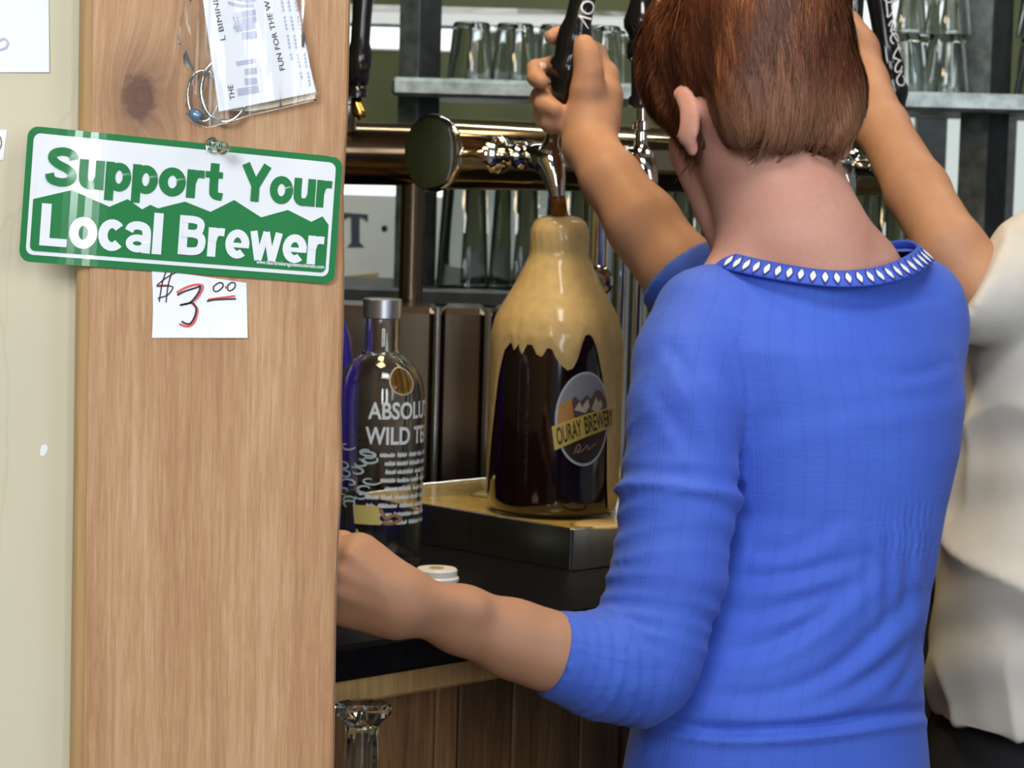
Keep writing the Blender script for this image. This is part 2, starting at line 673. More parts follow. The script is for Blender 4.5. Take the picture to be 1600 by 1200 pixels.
# sawn board, its right edge a little ragged
vs, fs = [], []
for k in range(nz + 1):
    z = 0.01 + 2.74 * k / nz
    j = .0022 * math.sin(k * 1.9) * math.sin(k * .73 + 1) if k % 2 else 0
    for x, y in ((xb, D_POST), (xr + j - .0015, D_POST), (xr + j, D_POST + .0015), (xr + j, D_POST + .02), (xb, D_POST + .02)):
        vs.append((x, y, z))
for k in range(nz):
    for i in range(5):
        a, b = k * 5 + i, k * 5 + (i + 1) % 5
        fs.append((a, b, b + 5, a + 5))
fs += [(4, 3, 2, 1, 0), tuple(nz * 5 + i for i in range(5))]
pm.add(vs, fs).build('post_board', MAT['cedar'], post)
bd = M()
prof = [(xl, D_POST + .02), (xl, D_POST + .012)] + [(xl + (xb - xl) * .6 * (1 - math.cos(a)), D_POST + .012 - .0095 * math.sin(a)) for a in np.linspace(.15, math.pi / 2, 6)] + [(xb - .0004, D_POST + .0025), (xb - .0004, D_POST + .02)]
bd.prism(prof, 2.74, lambda u, v, h: (u, v, .01 + h)).build('corner_bead', MAT['bead'], post)


# ---------------------------------------------------------------- bumper sticker
def sticker_pt(u, v, h=0.0):
    tl, tr, br, bl = (44, 196), (536, 246), (522, 444), (29, 408)
    a = ((tl[0] * (1 - u) + tr[0] * u), (tl[1] * (1 - u) + tr[1] * u))
    b = ((bl[0] * (1 - u) + br[0] * u), (bl[1] * (1 - u) + br[1] * u))
    px, py = a[0] * (1 - v) + b[0] * v, a[1] * (1 - v) + b[1] * v
    curl = .020 * max(0.0, (.30 - u) / .30) ** 2 + .003 * max(0.0, (u - .86) / .14) ** 2
    return P(px, py, D_POST - .0022 - curl - h)


def sticker_uv(px, py):
    u, v = (px - 37) / 490, .5
    for _ in range(6):
        tx, ty = 44 + 492 * u, 196 + 50 * u
        bx, by = 29 + 493 * u, 408 + 36 * u
        v = (py - ty) / (by - ty)
        u += (px - (tx * (1 - v) + bx * v)) / 492
    return u, v


def sheet_from_poly(poly, fn, h, nu=40):
    """flat print of any outline: cut into thin vertical slices so that it follows a curved sheet"""
    import bmesh
    bm = bmesh.new()
    bm.faces.new([bm.verts.new((u, v, 0)) for u, v in poly])
    us = [p[0] for p in poly]
    for k in range(1, nu):
        x = min(us) + (max(us) - min(us)) * k / nu
        bmesh.ops.bisect_plane(bm, geom=bm.verts[:] + bm.edges[:] + bm.faces[:], plane_co=(x, 0, 0), plane_no=(1, 0, 0))
    bmesh.ops.triangulate(bm, faces=bm.faces[:])
    bm.verts.index_update()
    m = M()
    m.add([fn(q.co.x, q.co.y, h) for q in bm.verts], [tuple(q.index for q in f.verts) for f in bm.faces])
    bm.free()
    return m


def round_uv(x0, y0, x1, y1, r):
    """rounded rectangle in sticker pixels -> sticker uv"""
    return [(x / 492.0, y / 204.0) for x, y in rrect(x0, y0, x1, y1, r)]


stk = thing('bumper_sticker', 'green and white bumper sticker with mountain skyline pinned on post', 'sticker', sticker_pt(.5, 1))
bs = M()
sh = round_uv(0, 0, 492, 204, 17)
front = sheet_from_poly(sh, sticker_pt, 0.0)
front.build('sticker_sheet', MAT['green'], stk)
sheet_from_poly(sh, sticker_pt, -.0006).build('sticker_back', MAT['paper'], stk)
sheet_from_poly(round_uv(10, 10, 482, 193, 11), sticker_pt, .0003).build('white_panel', MAT['white_vinyl'], stk)
ridge = [(52.5, 311), (112, 297), (171, 323), (199.5, 311), (222, 327), (235, 320), (247, 325.5), (289, 315), (329, 331), (366, 312.5), (408, 339.5),
         (450, 328), (486.5, 346.5), (504, 338), (521, 352)]
rv = [sticker_uv(*q) for q in ridge]
low = [(x / 492, y / 204) for x, y in rrect(16, 120, 477, 187, 8) if y > 150]
low = sorted(low, key=lambda q: -q[0])
right = [q for q in low if q[0] > .5]
right.sort(key=lambda q: q[1])
left = [q for q in low if q[0] <= .5]
left.sort(key=lambda q: -q[1])
rv[0] = (16 / 492, rv[0][1])
rv[-1] = (477 / 492, rv[-1][1])
sheet_from_poly(rv + right + left, sticker_pt, .0006).build('green_mountains', MAT['green'], stk)


def print_text(parent, name, s, x0, x1, base, cap, fn, h, mat, bold=0.0):
    v, f = text2d(s, x0, x1, base, cap, bold)
    return M().add([fn(a, b, h) for a, b in v], f).build(name, mat, parent)


def arc(cx, cy, rx, ry, a0, a1, n=18):
    return [(cx + rx * math.cos(math.radians(a0 + (a1 - a0) * i / n)), cy + ry * math.sin(math.radians(a0 + (a1 - a0) * i / n))) for i in range(n + 1)]


# heavy sans letters drawn as broad strokes: advance, [(points, stroke width, curved)]
HEAVY = {
    'S': (.78, [([(.66, .70), (.60, .84), (.39, .895), (.18, .83), (.14, .69), (.27, .565), (.50, .46), (.635, .33), (.58, .16), (.37, .105), (.15, .16), (.09, .31)], .215, 1)]),
    'u': (.63, [([(.12, .75), (.12, .30), (.17, .14), (.30, .10), (.43, .15), (.50, .30)], .215, 1), ([(.505, .75), (.505, 0)], .215, 0)]),
    'p': (.64, [([(.12, .75), (.12, -.25)], .215, 0), (arc(.335, .375, .19, .275, 0, 385, 28), .20, 0)]),
    'o': (.66, [(arc(.33, .375, .215, .275, 0, 385, 28), .215, 0)]),
    'r': (.45, [([(.12, .75), (.12, 0)], .215, 0), ([(.13, .40), (.18, .57), (.28, .645), (.43, .645)], .20, 1)]),
    't': (.46, [([(.21, .97), (.21, .30), (.25, .13), (.43, .095)], .21, 1), ([(.0, .665), (.41, .665)], .17, 0)]),
    'Y': (.80, [([(.10, 1), (.405, .42)], .23, 0), ([(.71, 1), (.405, .42)], .23, 0), ([(.405, .50), (.405, 0)], .225, 0)]),
    'L': (.68, [([(.135, 1), (.135, 0)], .225, 0), ([(.05, .095), (.65, .095)], .19, 0)]),
    'c': (.62, [(arc(.33, .375, .21, .275, 42, 318), .215, 0)]),
    'a': (.63, [([(.09, .51), (.15, .62), (.30, .66), (.45, .61), (.50, .46), (.50, .0)], .20, 1), (arc(.30, .225, .185, .135, 0, 385, 24), .165, 0)]),
    'l': (.26, [([(.12, 1), (.12, 0)], .215, 0)]),
    'B': (.77, [([(.135, 1), (.135, 0)], .225, 0), ([(.10, .905), (.40, .905), (.555, .845), (.575, .73), (.53, .61), (.40, .555), (.10, .55)], .185, 1),
                ([(.10, .55), (.44, .54), (.60, .46), (.625, .31), (.57, .16), (.42, .10), (.10, .095)], .195, 1)]),
    'e': (.65, [(arc(.33, .375, .21, .275, 0, 312, 22), .205, 0), ([(.16, .345), (.635, .345)], .12, 0)]),
    'w': (.84, [([(.085, .75), (.235, .0)], .185, 0), ([(.245, .0), (.415, .75)], .165, 0), ([(.415, .75), (.585, .0)], .165, 0), ([(.595, .0), (.745, .75)], .185, 0)]),
}


def heavy_text(parent, s, x0, x1, base, cap, fn, h, mat):
    """one child per letter"""
    tot = sum(HEAVY[ch_][0] for ch_ in s)
    sx, sy = (x1 - x0) / tot, (cap - base)
    pen = 0.0
    for ch_ in s:
        adv, sts = HEAVY[ch_]
        m = M()
        for si, (pts, w, cv) in enumerate(sts):
            q = smooth_path(pts, 5) if cv else pts
            calls = [0]
            # strokes are laid out square, then squeezed into the label's own axes
            def lay(u, v, hh):
                calls[0] += 1
                return fn(x0 + (pen + u) * sx, base + v * sy, h + si * .0003 + (calls[0] % len(q)) * .000006)
            m.strip(q, w, lay, 0)
        m.build('letter', mat, parent)
        pen += adv


heavy_text(stk, 'Support', .066, .632, .425, .135, sticker_pt, .0006, MAT['green'])
heavy_text(stk, 'Your', .684, .974, .408, .122, sticker_pt, .0006, MAT['green'])
heavy_text(stk, 'Local', .058, .452, .872, .560, sticker_pt, .0009, MAT['white_vinyl'])
heavy_text(stk, 'Brewer', .497, .962, .858, .560, sticker_pt, .0009, MAT['white_vinyl'])
print_text(stk, 'web_address', 'www.beerdrinkersguidetocolorado.com', .750, .965, .885, .855, sticker_pt, .0009, MAT['white_vinyl'], .02)

# ---------------------------------------------------------------- clear push pin
pin = thing('push_pin', 'clear plastic push pin at the top edge of the sticker', 'pin', P(340, 229, D_POST))
a0, a1 = P(331, 226, D_POST - .004), P(349, 231, D_POST - .022)
ax = (a1 - a0)
L = ax.length
M().lathe([(.0045, 0), (.0050, .001), (.0046, .003), (.0028, .005), (.0024, L * .55), (.0030, L * .75), (.0042, L * .85), (.0044, L * .97), (.0036, L)], a0, 20, ax).build('pin_head', MAT['glass'], pin, smooth=True, angle=40)
M().lathe([(.0005, -.006), (.0005, 0)], a0, 8, ax).build('pin_needle', MAT['chrome'], pin)


# ---------------------------------------------------------------- price tag
def tag_pt(u, v, h=0.0):                  # u, v in photo pixels around the tag
    return P(u, v, D_POST - .0008 - .0015 * max(0.0, (v - 490) / 40) ** 2 * (1 if u > 330 else .3) - h)


pt = thing('price_tag', 'small white paper price tag under the bumper sticker', 'price tag', tag_pt(312, 528))
M().grid(lambda u, v: tag_pt(238 + (236 - 238 + 149) * u + (1 - u) * 2 * math.sin(v * 3) - (1 - u) * 1 + u * v * 2, 420 + 22 * u * (1 - v) - v * 0 + v * (108 - 0 * u) * 1.0 - 20 * u * v * 0, 0), 12, 10, (0, .0003, 0)).build('paper', MAT['paper'], pt)


def cr(pts):                              # from the enlarged view of the tag
    return [(230 + x / 8, 400 + y / 8) for x, y in pts]


strokes = [
    ([(375, 490), (470, 440), (600, 400), (665, 375)], 0), ([(665, 375), (650, 440), (590, 530), (520, 590), (410, 615)], 0),
    ([(410, 615), (500, 595), (570, 590), (610, 650), (600, 740), (560, 820), (520, 850), (470, 840), (430, 815)], 0),
    ([(745, 565), (850, 545), (1110, 535)], 0),
    ([(890, 335), (830, 385), (840, 440), (890, 435), (945, 385), (940, 340), (890, 335)], 1),
    ([(1050, 330), (1005, 375), (1015, 430), (1060, 425), (1100, 380), (1090, 335), (1050, 330)], 1),
    ([(370, 200), (300, 235), (200, 300), (120, 375), (200, 375), (310, 380), (310, 420), (250, 490), (130, 530)], 2),
    ([(235, 190), (190, 330), (170, 440), (150, 570)], 2), ([(310, 190), (270, 330), (250, 440), (235, 580)], 2)]
red = [([(370, 460), (470, 400), (600, 360), (690, 370), (680, 440), (620, 530), (550, 590)], 3.6),
       ([(570, 600), (625, 660), (620, 740), (580, 840), (500, 880), (400, 850)], 3.6), ([(760, 545), (900, 525), (1100, 500)], 3.2),
       ([(980, 370), (985, 410)], 2.0), ([(130, 365), (280, 365)], 2.5), ([(150, 575), (160, 520), (250, 500)], 1.2)]
for s, w in red:
    M().strip(smooth_path(cr(s), 5), w, tag_pt, .0003).build('red_pen_stroke', MAT['red_ink'], pt)
for s, k in strokes:
    M().strip(smooth_path(cr(s), 5), (2.9, 2.1, 1.9)[k], tag_pt, .0005).build('black_pen_stroke', MAT['ink'], pt)


# ---------------------------------------------------------------- bagged ring toss game
def cb(pts):                              # from the enlarged view of the bag
    return [(270 + x / 5.333, y / 5.333) for x, y in pts]


bag = thing('bagged_ring_game', 'folded white card and metal ring in a clear plastic bag', 'packaged game', P(380, 200, D_POST - .01))
outl = cb([(180, -700), (130, 0), (70, 130), (30, 290), (60, 420), (80, 530), (190, 610), (120, 740), (105, 860), (110, 950), (180, 1030), (330, 1052), (640, 960),
           (900, 900), (1195, 830), (1215, 760), (1150, 500), (1080, 200), (1110, 0), (1130, -700)])
film = sheet_from_poly(outl, lambda u, v, h: P(u, v, D_POST - .017 - .003 * math.sin(u * .11 + v * .05) - .002 * math.sin(v * .17)), 0, 24)
film.build('plastic_film', MAT['film'], bag, smooth=True)
cl = cb([(150, 0), (80, 150), (45, 290), (75, 430), (95, 540), (195, 620)])
M().tube([P(u, v, D_POST - .018) for u, v in smooth_path(cl, 5)], .0005, 6).build('film_fold', MAT['glass'], bag, smooth=True)
M().tube([P(u, v, D_POST - .018) for u, v in smooth_path(cb([(110, 950), (190, 1035), (330, 1052), (640, 960), (900, 900), (1195, 830)]), 5)], .0004, 6).build('film_fold', MAT['glass'], bag, smooth=True)


def card_pt(u, v, h=0.0):                 # u along the short side 0..1, v down the card 0..1 (from y = -700)
    a = np.array((150, -700)) * (1 - u) + np.array((880, -700)) * u
    b = np.array((385, 930)) * (1 - u) + np.array((1190, 768)) * u
    # left edge leans: 225 at y=0
    q = a * (1 - v) + b * v
    (x, y), = cb([q])
    return P(x, y, D_POST - .0125 - .0015 * math.sin(u * 3.0) - h)


M().grid(lambda u, v: card_pt(u, v), 10, 12, (0, .0006, 0)).build('folded_card', MAT['paper'], bag)


def card_xy(x, y):
    """enlarged-view pixel -> card uv"""
    v = (y + 700) / 1560
    for _ in range(8):
        lx, rx = 150 + 235 * v, 880 + 310 * v
        u = (x - lx) / (rx - lx)
        ly, ry = -700 + 1630 * v, -700 + 1468 * v
        yy = ly * (1 - u) + ry * u
        v += (y - yy) / 1560
    return u, v


def card_text(name, s, p0, p1, hgt, mat, bold):
    """text running up the card from p0 to p1 (enlarged-view pixels), letters hgt tall to the left"""
    v, f = text2d(s, 0, 1, 0, 1, bold)
    d = np.array(p1, float) - np.array(p0, float)
    l = np.hypot(*d)
    nrm = np.array((d[1], -d[0])) / l * hgt           # towards the reader's up
    pts = []
    for a, b in v:
        q = np.array(p0) + d * a + nrm * b
        pts.append(card_pt(*card_xy(*q), .0004))
    return M().add(pts, f).build(name, mat, bag)


card_text('lettering', 'THE', (520, 825), (498, 705), 42, MAT['ink'], .004)
card_text('lettering', 'L BIMINI', (440, 330), (375, 0), 42, MAT['ink'], .0)
card_text('lettering', 'FUN FOR THE W', (935, 580), (800, 0), 42, MAT['ink'], .008)
for x0, n in ((905, 17), (960, 22), (1020, 24)):       # three lines of tiny print
    for k in range(n):
        y = -20 + k * 31
        xx = x0 + (y) * .17
        if k % 5 == 4:
            continue
        pts = [card_xy(xx + q, yy) for q, yy in ((0, y), (14, y + 8), (-6, y + 14), (10, y + 24))]
        M().strip(pts, .011, card_pt, .0004).build('tiny_print', MAT['pale_ink'], bag)
# large title letters, painted pale and left open midway to imitate glare
for pts, w in (([(520, 130), (690, 100)], 22), ([(540, 185), (695, 160)], 22), ([(520, 240), (690, 210)], 24), ([(580, 300), (700, 285)], 26),
               ([(500, 140), (525, 185), (510, 240)], 10), ([(460, 20), (560, 50), (670, 45)], 12), ([(500, -20), (620, 10), (690, -10)], 12),
               ([(530, 530), (690, 505)], 16), ([(600, 600), (700, 585)], 22), ([(600, 680), (705, 675)], 24), ([(540, 770), (715, 740)], 26), ([(640, 720), (645, 760)], 20)):
    M().strip([card_xy(*q) for q in pts], w / 700, card_pt, .0004).build('title_stroke', MAT['pale_ink'], bag)
cm = simple('cream_card', (.66, .58, .42), .7)
M().add([P(*cb([q])[0], dd) for dd in (D_POST - .009, D_POST - .004) for q in ((420, 925), (660, 925), (830, 900), (1185, 820), (1190, 745), (400, 900))],
        [(0, 1, 2, 3, 4, 5), (11, 10, 9, 8, 7, 6), (0, 6, 7, 1), (1, 7, 8, 2), (2, 8, 9, 3), (3, 9, 10, 4), (4, 10, 11, 5), (5, 11, 6, 0)]).build('cream_insert', cm, bag)
(rx, ry), = cb([(430, 755)])
M().tube([P(rx + 37 * math.cos(a), ry + 49 * math.sin(a), D_POST - .008) for a in np.linspace(0, 2 * math.pi, 40)[:-1]], .0016, 10, closed=True).build('metal_ring', MAT['chrome'], bag, smooth=True)
(rx, ry), = cb([(250, 800)])
M().tube([P(rx + 24 * math.cos(a), ry + 40 * math.sin(a), D_POST - .005) for a in np.linspace(0, 2 * math.pi, 30)[:-1]], .0011, 8, closed=True).build('small_ring', MAT['chrome'], bag, smooth=True)
(rx, ry), = cb([(190, 960)])
M().lathe([(.0, -.004), (.003, -.004), (.0042, 0), (.003, .004), (0, .004)], P(rx, ry, D_POST - .006), 16, (1, -.2, -.5)).build('blue_hook', simple('blue_zinc', (.22, .36, .52), .3, metal=.6), bag, smooth=True)

# ---------------------------------------------------------------- papers on the left wall
DW = D_POST + .022
pa = thing('wall_notice', 'large white paper notice in upper left on cream wall', 'paper', P(38, 113, DW))
M().grid(lambda u, v: P(-60 + 135 * u + 2 * v * u, -120 + 233 * v, DW - .0006 - .0012 * v * u), 6, 6, (0, .0003, 0)).build('sheet', MAT['paper'], pa)
M().strip(smooth_path([(-2, 64), (6, 60), (12, 66), (9, 74), (-2, 78)], 5), 3.0, lambda u, v, h: P(u, v, DW - .0022), 0).build('printed_mark', MAT['pale_ink'], pa)
pb = thing('wall_label', 'small white paper label cut off at left edge of wall', 'paper', P(0, 250, DW))
M().grid(lambda u, v: P(-50 + 61 * u - 6 * v * u, 203 + 47 * v, DW - .0006), 3, 3, (0, .0003, 0)).build('sheet', MAT['paper'], pb)
M().strip(smooth_path([(-4, 208), (1, 216), (2, 226), (-2, 236)], 5), 1.6, lambda u, v, h: P(u, v, DW - .0012), 0).build('printed_mark', simple('maroon_ink', (.3, .05, .08), .5), pb)
ch = M()
cpt = [(65, 696), (71, 694), (75, 699), (73, 707), (68, 713), (62, 711), (63, 703)]
ch.prism(cpt, 1, lambda u, v, h: P(u, v, DW - .0004 * h)).build('paint_chip', MAT['white_print'], bpy.data.objects['wall_left'])

# ================================================================ bar counter
A0 = PZ(580, 1003, Z_TOP)                      # on the front edge of the bar top


def bar(s, t, z=0.0):
    """point s along the bar front, t behind the front edge"""
    return A0 + E45 * s - N45 * t + Z * (z - Z_TOP)


counter = thing('bar_counter', 'black topped bar counter with wooden plank front under the taps', 'counter', bar(.4, .4, 0))
M().box(bar(.55, .62, Z_TOP - .016), (1.9, 1.24, .032), BAR_FRAME, .004).build('counter_top', MAT['black_top'], counter)
M().box(bar(.55, .030, Z_TOP - .0445), (1.88, .03, .025), BAR_FRAME, .003).build('edge_strip', MAT['edge_wood'], counter)
M().box(bar(.55, .62, (Z_TOP - .06) / 2 + .04), (1.86, 1.05, Z_TOP - .14), BAR_FRAME).build('carcass', MAT['iron'], counter)
s = -.38
pl = None
k = 0
while s < 1.46:
    w = (.052, .085, .030, .072, .095, .060)[k % 6]
    M().box(bar(s + w / 2, .085, (Z_TOP - .06) / 2 + .03), (w - .0025, .02, Z_TOP - .12), BAR_FRAME, .002).build('plank', MAT['plank'], counter)
    s += w
    k += 1

# lower ledge with the upside down beer mug
ledge_z = PZ(570, 1290, 0).z
LEDGE = CAM.z - .62
lg = thing('wall_ledge', 'wooden ledge below the bar carrying the upside down mug', 'shelf', P(540, 1290, 2.10))
lc = P(540, 1290, 2.10)
M().box((lc.x, 2.11, LEDGE - .012), (.20, .12, .024), None, .003).build('ledge_board', MAT['edge_wood'], lg)
M().box((lc.x - .03, 2.13, (LEDGE - .024) / 2), (.03, .03, LEDGE - .024)).build('bracket', MAT['iron'], lg)

# ---------------------------------------------------------------- drip tray
C0 = PZ(895, 893, Z_TOP)
TH = .044
Z_TRAY = Z_TOP + TH
tray = thing('drip_tray', 'shallow stainless drip tray under the growler flooded with beer', 'drip tray', C0)


def tr(a, b, z):                                # a along the bar, b behind the near corner
    return C0 + E45 * a - N45 * b + Z * z


TA, TB = .34, .36
tm = M()
w = .004
for (c, sz) in ((tr(TA / 2, w / 2, TH / 2), (TA, w, TH)), (tr(TA / 2, TB - w / 2, TH / 2), (TA, w, TH)), (tr(w / 2, TB / 2, TH / 2), (w, TB - 2 * w, TH)), (tr(TA - w / 2, TB / 2, TH / 2), (w, TB - 2 * w, TH)),
                (tr(TA / 2, TB / 2, .003), (TA - 2 * w, TB - 2 * w, .004))):
    tm.box(c, sz, BAR_FRAME, .0008)
tm.build('tray_pan', MAT['steel'], tray)
M().box(tr(TA / 2, TB / 2, TH - .006), (TA - 2 * w, TB - 2 * w, .008), BAR_FRAME).build('beer_pool', MAT['puddle'], tray)
gc = PZ(862, 797, Z_TRAY)                       # growler axis on the tray
for cx, cy, rr in ((935, 818, .030), (775, 771, .030)):
    q = PZ(cx, cy, Z_TRAY)
    M().lathe([(0, .0035), (rr * .7, .003), (rr, .0)], (q.x, q.y, Z_TRAY - .002), 24).build('foam_blob', MAT['foam'], tray, smooth=True)

# ---------------------------------------------------------------- growler
GD = gc.y
RG = px2m(103, GD)


def gz(py):
    return P(862, py, GD).z


gr = thing('growler', 'dark beer filled glass growler topped with tan foam under tap', 'growler', gc)
gp = [(758 - 862 + 206, 0)]
prof = [(.90, 812), (.975, 806), (1.0, 790), (1.0, 560), (.985, 535), (.93, 512), (.83, 492), (.70, 470), (.585, 448), (.50, 430), (.445, 417), (.425, 408), (.430, 398), (.432, 384), (.425, 374)]
GP = [(r * RG, gz(y) - gc.z) for r, y in prof]
zoff = -GP[0][1]
GP = [(r, h + zoff) for r, h in GP]
body = M().lathe([(0, 0.0015)] + [(r - .0015, h + .001) for r, h in GP] + [(0, GP[-1][1] + .001)], gc, 64)
gb = body.build('jug', MAT['beer_dark'], gr, smooth=True)


def g_radius(h):
    hs = [q[1] for q in GP]
    rs = [q[0] for q in GP]
    return float(np.interp(h, hs, rs))


H_G = GP[-1][1]
# foam running over the jug: its lower edge is a wavy line round the jug (angle 0 = towards the camera, + to the right)
fo = M()
na, nh = 160, 40
edge_pts = [(-180, 800), (-120, 800), (-100, 795), (-82, 780), (-70, 690), (-60, 600), (-52, 560), (-44, 545), (-40, 560), (-36, 548), (-32, 566), (-27, 548), (-22, 548), (-18, 562), (-13, 566), (-9, 552), (-5, 552), (-1, 568), (4, 578), (9, 585), (14, 582), (18, 566),
            (21, 548), (24, 532), (30, 530), (35, 545), (40, 575), (47, 620), (52, 690), (54, 760), (57, 800), (80, 812), (120, 812), (180, 800)]
for j in range(nh + 1):
    for i in range(na):
        a = -180 + 360 * i / na
        hb = float(np.interp(a, [q[0] for q in edge_pts], [gz(q[1]) - gc.z + zoff for q in edge_pts]))
        hb = max(hb, .001)
        h = H_G + (hb - H_G) * (j / nh)
        r = g_radius(h) + .0012 * min(1, (nh - j) / 4) + .0004 * math.sin(a * .35 + h * 90) * math.sin(h * 70) * (1 if j < nh else 0) * .5
        th = math.radians(a)
        fo.v.append((gc.x + r * math.sin(th), gc.y - r * math.cos(th), gc.z + h))
for j in range(nh):
    for i in range(na):
        k = (i + 1) % na
        fo.f.append((j * na + i, j * na + k, (j + 1) * na + k, (j + 1) * na + i))
# dome of foam swelling out of the mouth
n0 = len(fo.v)
prevring = list(range(0, na))
top = [(0, 0), (0, 0), (.415, 367), (.385, 361), (.33, 356), (.25, 353), (.12, 351)]
for r, y in top[2:]:
    ring = []
    for i in range(na):
        th = math.radians(-180 + 360 * i / na)
        ring.append(len(fo.v))
        fo.v.append((gc.x + r * RG * math.sin(th), gc.y - r * RG * math.cos(th), gc.z + gz(y) - gc.z + zoff))
    for i in range(na):
        k = (i + 1) % na
        fo.f.append((ring[i], ring[k], prevring[k], prevring[i]))
    prevring = ring
fo.f.append(tuple(prevring))
fo.build('foam', MAT['foam'], gr, smooth=True)


def jug_pt(u, v, h=0.0):
    """photo pixels measured on the emblem -> point on the jug's wall (emblem centred 24 degrees to the right)"""
    th = math.radians(26) + (u - 905) / 103 / math.cos(math.radians(26)) * 1.0
    z = gz(v) + zoff
    r = g_radius(z - gc.z) + .0004 + h
    return Vector((gc.x + r * math.sin(th), gc.y - r * math.cos(th), z))


def ell(cx, cy, a, b, n=40, a0=0, a1=360):
    return [(cx + a * math.cos(math.radians(q)), cy + b * math.sin(math.radians(q))) for q in np.linspace(a0, a1, n, endpoint=(a1 - a0) < 359)]


emb = [('emblem_oval', ell(905, 659, 43, 72), (.40, .48, .62), 0), ('emblem_night', ell(905, 661, 39.5, 66), (.035, .022, .022), .0002)]
sky = [(x, y) for x, y in ell(905, 659, 40, 69, 60) if y < 632]
sky.sort(key=lambda q: q[0])
emb.append(('emblem_sky', [(866, 640)] + sky + [(944, 640)], (.22, .24, .29), .0004))
emb.append(('emblem_peaks', [(867, 655), (880, 640), (888, 624), (897, 632), (906, 622), (913, 628), (921, 614), (930, 617), (941, 632), (944, 655)], (.10, .06, .055), .0006))
emb.append(('emblem_snow', [(888, 645), (896, 632), (899, 641), (908, 628), (911, 640), (905, 650)], (.45, .42, .38), .0008))
emb.append(('emblem_snow', [(914, 645), (921, 626), (926, 634), (930, 630), (934, 640), (926, 650)], (.42, .36, .33), .0008))
emb.append(('emblem_rocks', [(866, 668), (866, 642), (871, 631), (873, 644), (877, 627), (884, 629), (888, 655), (894, 660)], (.42, .20, .06), .0010))
for nm, poly, c, h in emb:
    m = sheet_from_poly(poly, jug_pt, h, 12)
    o_ = m.build(nm, simple(nm + '_print', c, .4), gr if nm == 'emblem_oval' else emblem)
    if nm == 'emblem_oval':
        emblem = o_


def banner_pt(u, v, h=0.0):                    # u 0..1 along, v 0..1 down the banner
    x = 858 + 92 * u
    y = 671 - 26 * u - 6 * math.sin(u * math.pi * .9) + v * (36 - 5 * u)
    return jug_pt(x + 5 * v, y, .0012 + h)


bn = M().grid(lambda u, v: banner_pt(u, v), 14, 3).build('emblem_banner', simple('yellow_banner_print', (.52, .42, .10), .4), emblem)
brown = simple('brown_print', (.07, .025, .012), .4)
print_text(emblem, 'lettering', 'OURAY', .05, .42, .86, .12, banner_pt, .0004, brown, .02)
print_text(emblem, 'lettering', 'BREWERY', .47, 1.04, .88, .08, banner_pt, .0004, brown, .02)
M().strip(smooth_path([(890, 712), (895, 698), (899, 702), (894, 710), (903, 706), (909, 699), (911, 706), (918, 700), (924, 697)], 5), 1.6, lambda u, v, h: jug_pt(u, v, .0010), 0).build('emblem_script', simple('tan_print', (.26, .20, .17), .5), emblem)

# ---------------------------------------------------------------- clear bottle on the left
Z_B = Z_TOP
bc0 = PZ(588, 884, Z_B)
BD = bc0.y
RB = px2m(70, BD)


def bz(py):
    return P(586, py, BD).z - bc0.z


bot = thing('liquor_bottle', 'clear round shouldered glass liquor bottle with silver cap and white lettering', 'bottle', bc0)
bp_ = [(.90, 884), (.985, 878), (1.0, 866), (1.0, 628), (.985, 608), (.92, 590), (.80, 574), (.62, 562), (.46, 554), (.405, 547), (.40, 500), (.41, 494), (.36, 492)]
BP = [(r * RB, bz(y)) for r, y in bp_]
zo = -BP[0][1]
BP = [(r, h + zo) for r, h in BP]
inner = [(max(r - .0035, .002), max(h, .008)) for r, h in BP[3:]]
inner = [(BP[3][0] - .006, .010)] + inner
bglass = M().lathe(BP + list(reversed(inner)) + [(0, .009)], bc0, 56).build('glass', MAT['glass'], bot, smooth=True, angle=60)
ch_ = bz(497) + zo
ct = bz(466) + zo
M().lathe([(.415 * RB, ch_), (.435 * RB, ch_ + .001), (.435 * RB, ct - .001), (.40 * RB, ct), (0, ct)], bc0, 40).build('cap', MAT['cap_metal'], bot, smooth=True, angle=40)


def b_radius(h):
    return float(np.interp(h, [q[1] for q in BP[2:]], [q[0] for q in BP[2:]]))


def bot_pt(u, v, h=0.0):
    """u = angle in degrees to the right, v = photo pixel row"""
    hh = bz(v) + zo
    th = math.radians(u)
    r = b_radius(hh) + .0003 + h
    return Vector((bc0.x + r * math.sin(th), bc0.y - r * math.cos(th), bc0.z + hh))


print_text(bglass, 'lettering', 'ABSOLUT', -12, 92, 648, 622, bot_pt, 0, MAT['grey_print'], .022)
print_text(bglass, 'lettering', 'WILD TEA', -15, 95, 687, 660, bot_pt, 0, MAT['grey_print'], .022)
rs = random.Random(3)
for ln in range(9):                            # lines of cursive script round the bottle
    y = 703 + ln * 13
    u = -4 + 10 * rs.random() + (6 if ln < 5 else -10)
    while u < 78:
        wl = rs.uniform(10, 26)
        pts = []
        q = u
        while q < u + wl:
            pts += [(q, y + 2.5), (q + 1.0, y - rs.uniform(2, 4.5)), (q + 1.9, y + 2)]
            q += 2.8
        M().strip(smooth_path(pts, 3), 1.15, lambda a, b, h: bot_pt(a, b, .0002), 0).build('script_word', MAT['grey_print'], bglass)
        u += wl + 4
pale = simple('pale_blue_print', (.40, .50, .52), .5)
for k in range(15):                            # curling leaves and waves printed on the left half
    cx, cy = rs.uniform(-52, -4), 692 + k * 6.3
    a0 = rs.uniform(0, 6)
    pts = [(cx + (12 - 1.5 * i) * math.cos(a0 + i * .8) * 1.25, cy + (7 - .8 * i) * math.sin(a0 + i * .8)) for i in range(7)]
    M().strip(smooth_path(pts, 4), [3.2 - 2.6 * abs(i / 24 - .4) for i in range(25)], lambda a, b, h: bot_pt(a, b, .0001), 0).build('printed_curl', pale, bglass)
